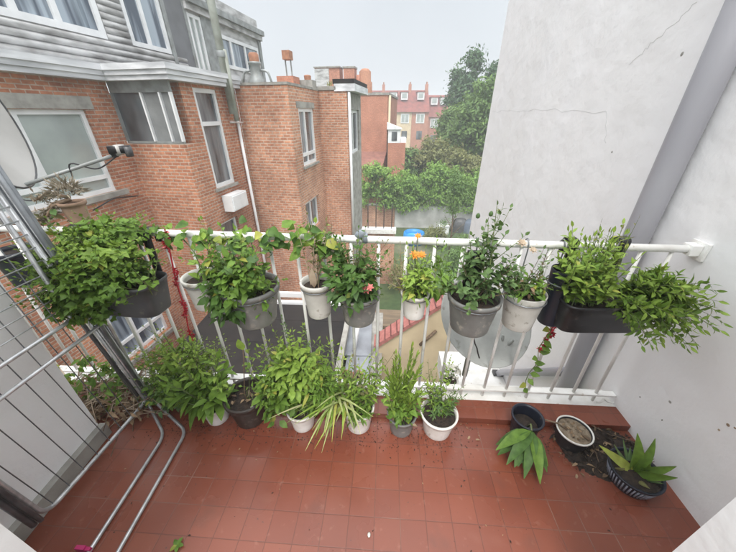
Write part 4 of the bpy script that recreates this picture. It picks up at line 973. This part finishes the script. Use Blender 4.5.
def tree(name, label, base, h, c, rr, clumps, per, size, mt, shape='round', seed=1, tr=.18):
    t = thing(name, label, 'tree', base, 0, 'trees in the gardens'); mb = MB()
    mb.tube([(0, 0, 0), (u(-.1, .1), 0, h*.4), (u(-.2, .2), 0, h*.85)], tr, WOOD, 9, tr*.3)
    for k in range(7):
        a = k*2.4; z0 = h*(.3+.07*k); mb.tube([(0, 0, z0), (math.cos(a)*rr[0]*.4, math.sin(a)*rr[1]*.4, z0+h*.1), (math.cos(a)*rr[0]*.8, math.sin(a)*rr[1]*.8, z0+h*.17)], tr*.4, WOOD, 6, tr*.1)
    mb.build('trunk', t); mb = MB(); crown(mb, V(c), rr, clumps, per, size, mt, shape, seed); mb.build('crown', t); return t
tree('conifer_tree', 'tallest dark conifer with pointed top against the sky', (7.1, 31, G0), 11, (0, 0, 6.2), (2.2, 2.1, 5.8), 130, 80, .17, T_DARK, 'cone', 3)
tree('conifer_tree', 'second dark conifer left of the tallest one', (6.3, 33, G0), 10, (0, 0, 5.6), (2.0, 1.9, 5.4), 110, 80, .17, T_DARK, 'cone', 4)
tree('conifer_tree', 'dark conifer close behind the white wall edge', (8.6, 30, G0), 10.5, (0, 0, 5.8), (2.2, 2, 5.2), 110, 80, .17, T_DARK, 'cone', 14)
tree('broadleaf_tree', 'broad green tree beside the white wall edge', (7.4, 26, G0), 8.5, (-.2, 0, 7.3), (2.3, 2.2, 2.9), 110, 85, .16, T_MID, 'round', 5)
tree('broadleaf_tree', 'light green tree in front of the dark conifers', (6.2, 27, G0), 7.5, (0, 0, 5.6), (2.0, 2, 2.6), 90, 85, .15, T_MID, 'round', 6)
tree('broadleaf_tree', 'feathery tree at the left of the tree group near the far roofs', (5.5, 30, G0), 7.8, (0, 0, 6.3), (1.5, 1.5, 2.5), 80, 70, .13, T_MID, 'round', 7)
tree('broadleaf_tree', 'olive brown tree spreading above the ivy wall', (3.3, 25, G0), 5.6, (.4, 0, 4.5), (2.6, 2, 1.6), 110, 80, .13, T_OLIVE, 'round', 8)
tree('broadleaf_tree', 'rounded grey green tree beside the garden room', (1.75, 25.4, G0), 5.3, (.0, 0, 4.0), (1.6, 1.5, 1.7), 80, 80, .13, T_MID, 'round', 9)
tree('broadleaf_tree', 'bronze leaved tree next to the white wall above the ivy', (5.6, 23.5, G0), 5.0, (.1, 0, 4.0), (1.7, 1.5, 1.5), 80, 80, .12, T_OLIVE, 'round', 10)
tree('young_tree', 'young slender tree in front of the grey garden wall', (3.75, 16, G0), 4.8, (0, 0, 4.0), (.75, .7, 1.35), 45, 45, .075, T_MID, 'round', 11, tr=.06)
t = thing('ivy_hedge', 'bright green ivy hanging thickly over the garden walls', 'ivy', (2.6, 21.7, G0)); mb = MB()
for k in range(230):
    x = u(-4.6, 4.6); crown(mb, (x, u(-.5, .5), u(1.9, 4.0)+.35*math.sin(x*1.4)), (.5, .4, .5), 3, 34, .11, T_IVY, 'round', k)
for k in range(40): crown(mb, (u(-4.4, 4.4), -.3, u(1.5, 2.2)), (.25, .15, .35), 2, 14, .09, T_IVY, 'round', 500+k)
mb.build('foliage', t)
def shrub(name, label, c, rr, n, size, mt, seed, zb=G0):
    t = thing(name, label, 'shrub', (c[0], c[1], zb), 0, 'shrubs in the gardens'); mb = MB(); crown(mb, (0, 0, c[2]-zb), rr, n, 55, size, mt, 'round', seed); mb.build('foliage', t)
    mb = MB()
    for k in range(5): mb.tube([(u(-.1, .1), u(-.1, .1), 0), (u(-.4, .4)*rr[0], u(-.4, .4)*rr[1], (c[2]-zb))], .03, WOOD, 5, .01)
    mb.build('stem', t)
p = at(455, 262, z=-5.0); shrub('garden_shrub', 'dark green shrub right of the blue pool', (p.x, p.y, -5.1), (1.0, .9, .9), 40, .07, T_MID, 21)
p = at(434, 234, z=-5.2); shrub('garden_shrub', 'olive shrub just behind the blue pool', (p.x+.2, p.y, -5.3), (1.0, .8, .7), 34, .07, T_OLIVE, 22)
p = at(470, 240, z=-5.2); shrub('garden_shrub', 'low shrub at the foot of the white wall', (p.x, p.y, -5.3), (1.1, .9, .7), 34, .07, T_MID, 23)
p = at(440, 290, z=-5.0); shrub('garden_shrub', 'bright shrub behind the cream gable', (p.x, p.y, -4.9), (1.2, 1, 1.0), 44, .07, T_IVY, 24)
p = at(405, 275, z=-5.3); shrub('garden_shrub', 'yellowish shrub in the middle of the garden', (p.x, p.y, -5.3), (1.0, .9, .7), 34, .07, T_OLIVE, 25)
p = at(370, 262, z=-5.3); shrub('garden_shrub', 'small shrub below the terrace ledge', (p.x, p.y, -5.3), (.9, .8, .7), 30, .07, T_MID, 26)
p = at(414, 234, z=-5.4); t = thing('paddling_pool', 'round bright blue paddling pool in the garden', 'pool', (p.x, p.y, G0)); mb = MB()
BLUE = mat('blue_vinyl', (.03, .27, .62), (.02, .20, .5), .4, 3); mb.lathe([(0, 0), (1.1, 0), (1.15, .3), (1.1, .72), (1.0, .75), (.98, .4)], (0, 0, 0), BLUE, 28, sx=.62, sy=.62); mb.build('wall', t)
mb = MB(); mb.lathe([(0, .45), (1.0, .45)], (0, 0, 0), mat('pool_water', (.10, .38, .62), (.08, .33, .55), .08, 3), 28, sx=.62, sy=.62); mb.build('water_surface', t)
p = at(443, 233, z=G0); t = thing('garden_planter', 'white planter box standing under the young tree', 'planter', (p.x, p.y, G0)); mb = MB(); mb.box(-.34, .34, -.25, .25, 0, .55, PVC); mb.box(-.38, .38, -.29, .29, .551, .62, PVC); flat(mb, 'planter_box', t)
mb = MB(); crown(mb, (0, 0, .75), (.35, .25, .25), 9, 24, .06, T_MID); mb.build('foliage', t)
for px, py, lb, mt in ((459, 231, 'dark grey rounded tarpaulin heap beside the young tree', CHAR), (470, 232, 'blue grey tarpaulin heap against the white wall foot', mat('blue_grey_tarp', (.12, .15, .2), (.08, .1, .13), .7, 3))):
    p = at(px, py, z=G0); mb = MB(); mb.lathe([(0, 1.0), (.3, .95), (.55, .75), (.62, .4), (.68, 0)], p, mt, 14, sx=1.0, sy=.7); tag(mb.build('tarpaulin'), lb, 'tarpaulin')

# ------------------------------------------------------------------ lower roofs seen through the bars
t = thing('lean_to', 'flat black felt roof with white edging below the annex', 'outbuilding', (0, 0, 0))
w = MB(); w.box(-4.6, -.95, 3.0, 6.6, -3.15, -3.0, BITU); flat(w, 'roof', t)
w = MB(); w.box(-4.6, -.95, 6.601, 6.72, -3.1, -2.93, PVC); w.box(-.949, -.83, 3.0, 6.72, -3.12, -2.95, CONC); w.box(-4.6, -.95, 6.95, 7.05, -3.0, -2.86, PVC); flat(w, 'edging', t)
w = MB(); w.box(-4.5, -.95, 3.1, 6.5, G0, -3.151, BRICK_B); flat(w, 'wall', t)
w = MB()
for y_ in (3.9, 5.05, 5.9): w.box(-4.5, -1.0, y_, y_+.06, -2.9995, -2.992, BITU)
flat(w, 'felt_seam', t)
t = thing('shed', 'shed roof of overlapping grey sheets beside the black roof', 'shed', (0, 0, 0))
w = MB()
for k, (x0, x1, y0, y1, z) in enumerate(((-.8, -.25, 3.2, 5.3, -3.3), (-.75, -.1, 5.0, 6.9, -3.25), (-.42, .0, 3.0, 5.0, -3.27))): w.box(x0, x1, y0, y1, z, z+.03, mat('grey_sheet', (.27, .29, .32), (.18, .19, .21), .5, 2), Matrix.Rotation(.03*k, 4, 'Z'))
flat(w, 'roof', t); w = MB(); w.box(-.8, .0, 3.3, 6.8, G0, -3.32, CONC); flat(w, 'wall', t)
w = MB(); w.tube([at(360, 312, z=-2.4), at(354, 350, z=-3.2)], .05, PVC, 10); tag(w.build('pole'), 'white pole leaning over the grey sheet shed roof', 'pole')
t = thing('garden_table', 'weathered brown wooden table in the garden behind the cream gable', 'table', (0, 0, 0)); p = at(385, 318, z=-4.9)
w = MB(); w.box(p.x-1.0, p.x+.9, p.y-.5, p.y+.5, -4.95, -4.88, mat('weathered_wood', (.22, .16, .10), (.12, .09, .06), .8, 4, stretch=(.3, 3, 3))); flat(w, 'tabletop', t)
for sx_ in (-.9, .8):
    for sy_ in (-.42, .42): w = MB(); w.box(p.x+sx_-.04, p.x+sx_+.04, p.y+sy_-.04, p.y+sy_+.04, G0, -4.951, MATS['weathered_wood']); flat(w, 'leg', t)
t = thing('cream_extension', 'cream rendered gable with sloping red tile coping below the dish', 'outbuilding', (0, 0, 0))
p, q = at(380, 341, y=5.2), at(441, 303, y=5.2); sl = (q.z-p.z)/(q.x-p.x); xe = 1.9
w = MB(); w.add([V((p.x-.05, 5.2, G0)), V((xe, 5.2, G0)), V((xe, 5.2, p.z+sl*(xe-p.x)-.1)), V((p.x-.05, 5.2, p.z-.14)), V((p.x-.05, 5.5, G0)), V((xe, 5.5, G0)), V((xe, 5.5, p.z+sl*(xe-p.x)-.1)), V((p.x-.05, 5.5, p.z-.14))], [(0, 1, 2, 3), (7, 6, 5, 4), (1, 5, 6, 2), (4, 0, 3, 7), (3, 2, 6, 7)], CREAM); flat(w, 'wall', t)
w = MB(); n = 15; ang = math.atan(sl); CT = mat('pink_red_coping_tile', (.43, .17, .15), (.33, .12, .105), .75, 12)
for k in range(n):
    x = p.x-.12+(xe-p.x)*k/n; z = p.z-.02+sl*(x-p.x)
    M_ = Matrix.Translation((x, 5.33, z)) @ Matrix.Rotation(-ang, 4, 'Y') @ Matrix.Rotation(.06, 4, 'Y')
    w.box(0, (xe-p.x)/n/math.cos(ang)*1.02, -.2, .2, -.05, .03, CT, M_); w.box((xe-p.x)/n/math.cos(ang)*.86, (xe-p.x)/n/math.cos(ang)*1.0, -.21, .21, .031, .05, mat('dark_tile_joint', (.14, .055, .05)), M_)
flat(w, 'coping', t)
w = MB(); w.tube([at(420, 345, y=5.16), at(436, 331, y=5.16)], .035, WOOD, 6); w.build('bracket', t)
t = thing('white_extension', 'white flat roof strip beside the right wall with dark gutter line', 'outbuilding', (0, 0, 0))
w = MB(); xl = at(446, 385, z=-1.1).x; w.box(xl, 1.415, 1.50, at(460, 352, z=-1.1).y, -1.35, -1.1, WHITE); flat(w, 'roof', t)
w = MB(); w.box(xl+.05, 1.41, 1.55, 2.3, G0, -1.351, WALL); flat(w, 'wall', t)
a, b, c = at(492, 345, z=-1.09), at(498, 374, z=-1.09), at(552, 374, z=-1.09)
w = MB(); w.box(a.x+.021, 1.31, b.y-.03, b.y+.04, -1.098, -1.06, CHAR); flat(w, 'gutter', t)
for px, py, lb in ((357, 362, 'terracotta pot on the outer ledge behind the spider plant'), (345, 355, 'second terracotta pot on the outer ledge, partly hidden by leaves')):
    p = at(px, py, y=1.36); t = thing('terracotta_pot', lb, 'pot', (p.x, 1.365, .037)); pot(t, .034, .075, TERRA)

# ------------------------------------------------------------------ light
wd = bpy.data.worlds.new('World'); S.world = wd; wd.use_nodes = True; nt = wd.node_tree; bg = nt.nodes['Background']
SUN_EL, SUN_AZ = rad(58), rad(184)     # azimuth clockwise from +y
sk = N(nt, 'ShaderNodeTexSky', sky_type='NISHITA'); sk.sun_disc = False; sk.sun_elevation = SUN_EL; sk.sun_rotation = SUN_AZ; sk.dust_density = 4; sk.air_density = 1.2
hs = N(nt, 'ShaderNodeHueSaturation'); hs.inputs['Saturation'].default_value = .12; nt.links.new(sk.outputs[0], hs.inputs['Color'])
tc = N(nt, 'ShaderNodeTexCoord'); sx = N(nt, 'ShaderNodeSeparateXYZ'); nt.links.new(tc.outputs['Generated'], sx.inputs[0])
cl = N(nt, 'ShaderNodeTexNoise'); cl.inputs['Scale'].default_value = 2.2; cl.inputs['Detail'].default_value = 5; nt.links.new(tc.outputs['Generated'], cl.inputs[0])
over = ramp(nt, sx.outputs[2], [(0, (4.1, 4.35, 4.6)), (.3, (4.0, 4.3, 4.6)), (.6, (11.5, 11.8, 12.1)), (1, (17, 17.2, 17.4))])
over = mixc(nt, .28, over, ramp(nt, cl.outputs[0], [(.3, (.75, .77, .8)), (.7, (1.2, 1.2, 1.2))]), 'MULTIPLY')
nt.links.new(mixc(nt, .85, hs.outputs[0], over), bg.inputs[0]); bg.inputs[1].default_value = .1
sd = bpy.data.lights.new('sun', 'SUN'); sd.energy = 1.5; sd.angle = rad(25); sd.color = (1, .96, .91)
so = bpy.data.objects.new('sun', sd); COL.objects.link(so)
d = V((math.sin(SUN_AZ)*math.cos(SUN_EL), math.cos(SUN_AZ)*math.cos(SUN_EL), math.sin(SUN_EL))); so.rotation_euler = d.to_track_quat('Z', 'Y').to_euler()
S.view_settings.view_transform = 'Standard'; S.view_settings.look = 'None'; S.view_settings.exposure = .93; S.view_settings.gamma = 1; S.view_settings.use_curve_mapping = False
S.cycles.max_bounces = 8; S.cycles.diffuse_bounces = 4; S.cycles.use_denoising = True

# hazy air
m, nt, b = nodes('hazy_air'); nt.nodes.remove(b); pv = N(nt, 'ShaderNodeVolumePrincipled'); pv.inputs['Color'].default_value = (.92, .95, 1, 1); pv.inputs['Density'].default_value = .004
nt.links.new(pv.outputs[0], nt.nodes['Material Output'].inputs['Volume'])
w = MB(); w.box(-760, 760, -160, 960, G0-1, 9, m); tag(flat(w, 'haze'), None, None, kind='stuff')
S.cycles.volume_bounces = 1
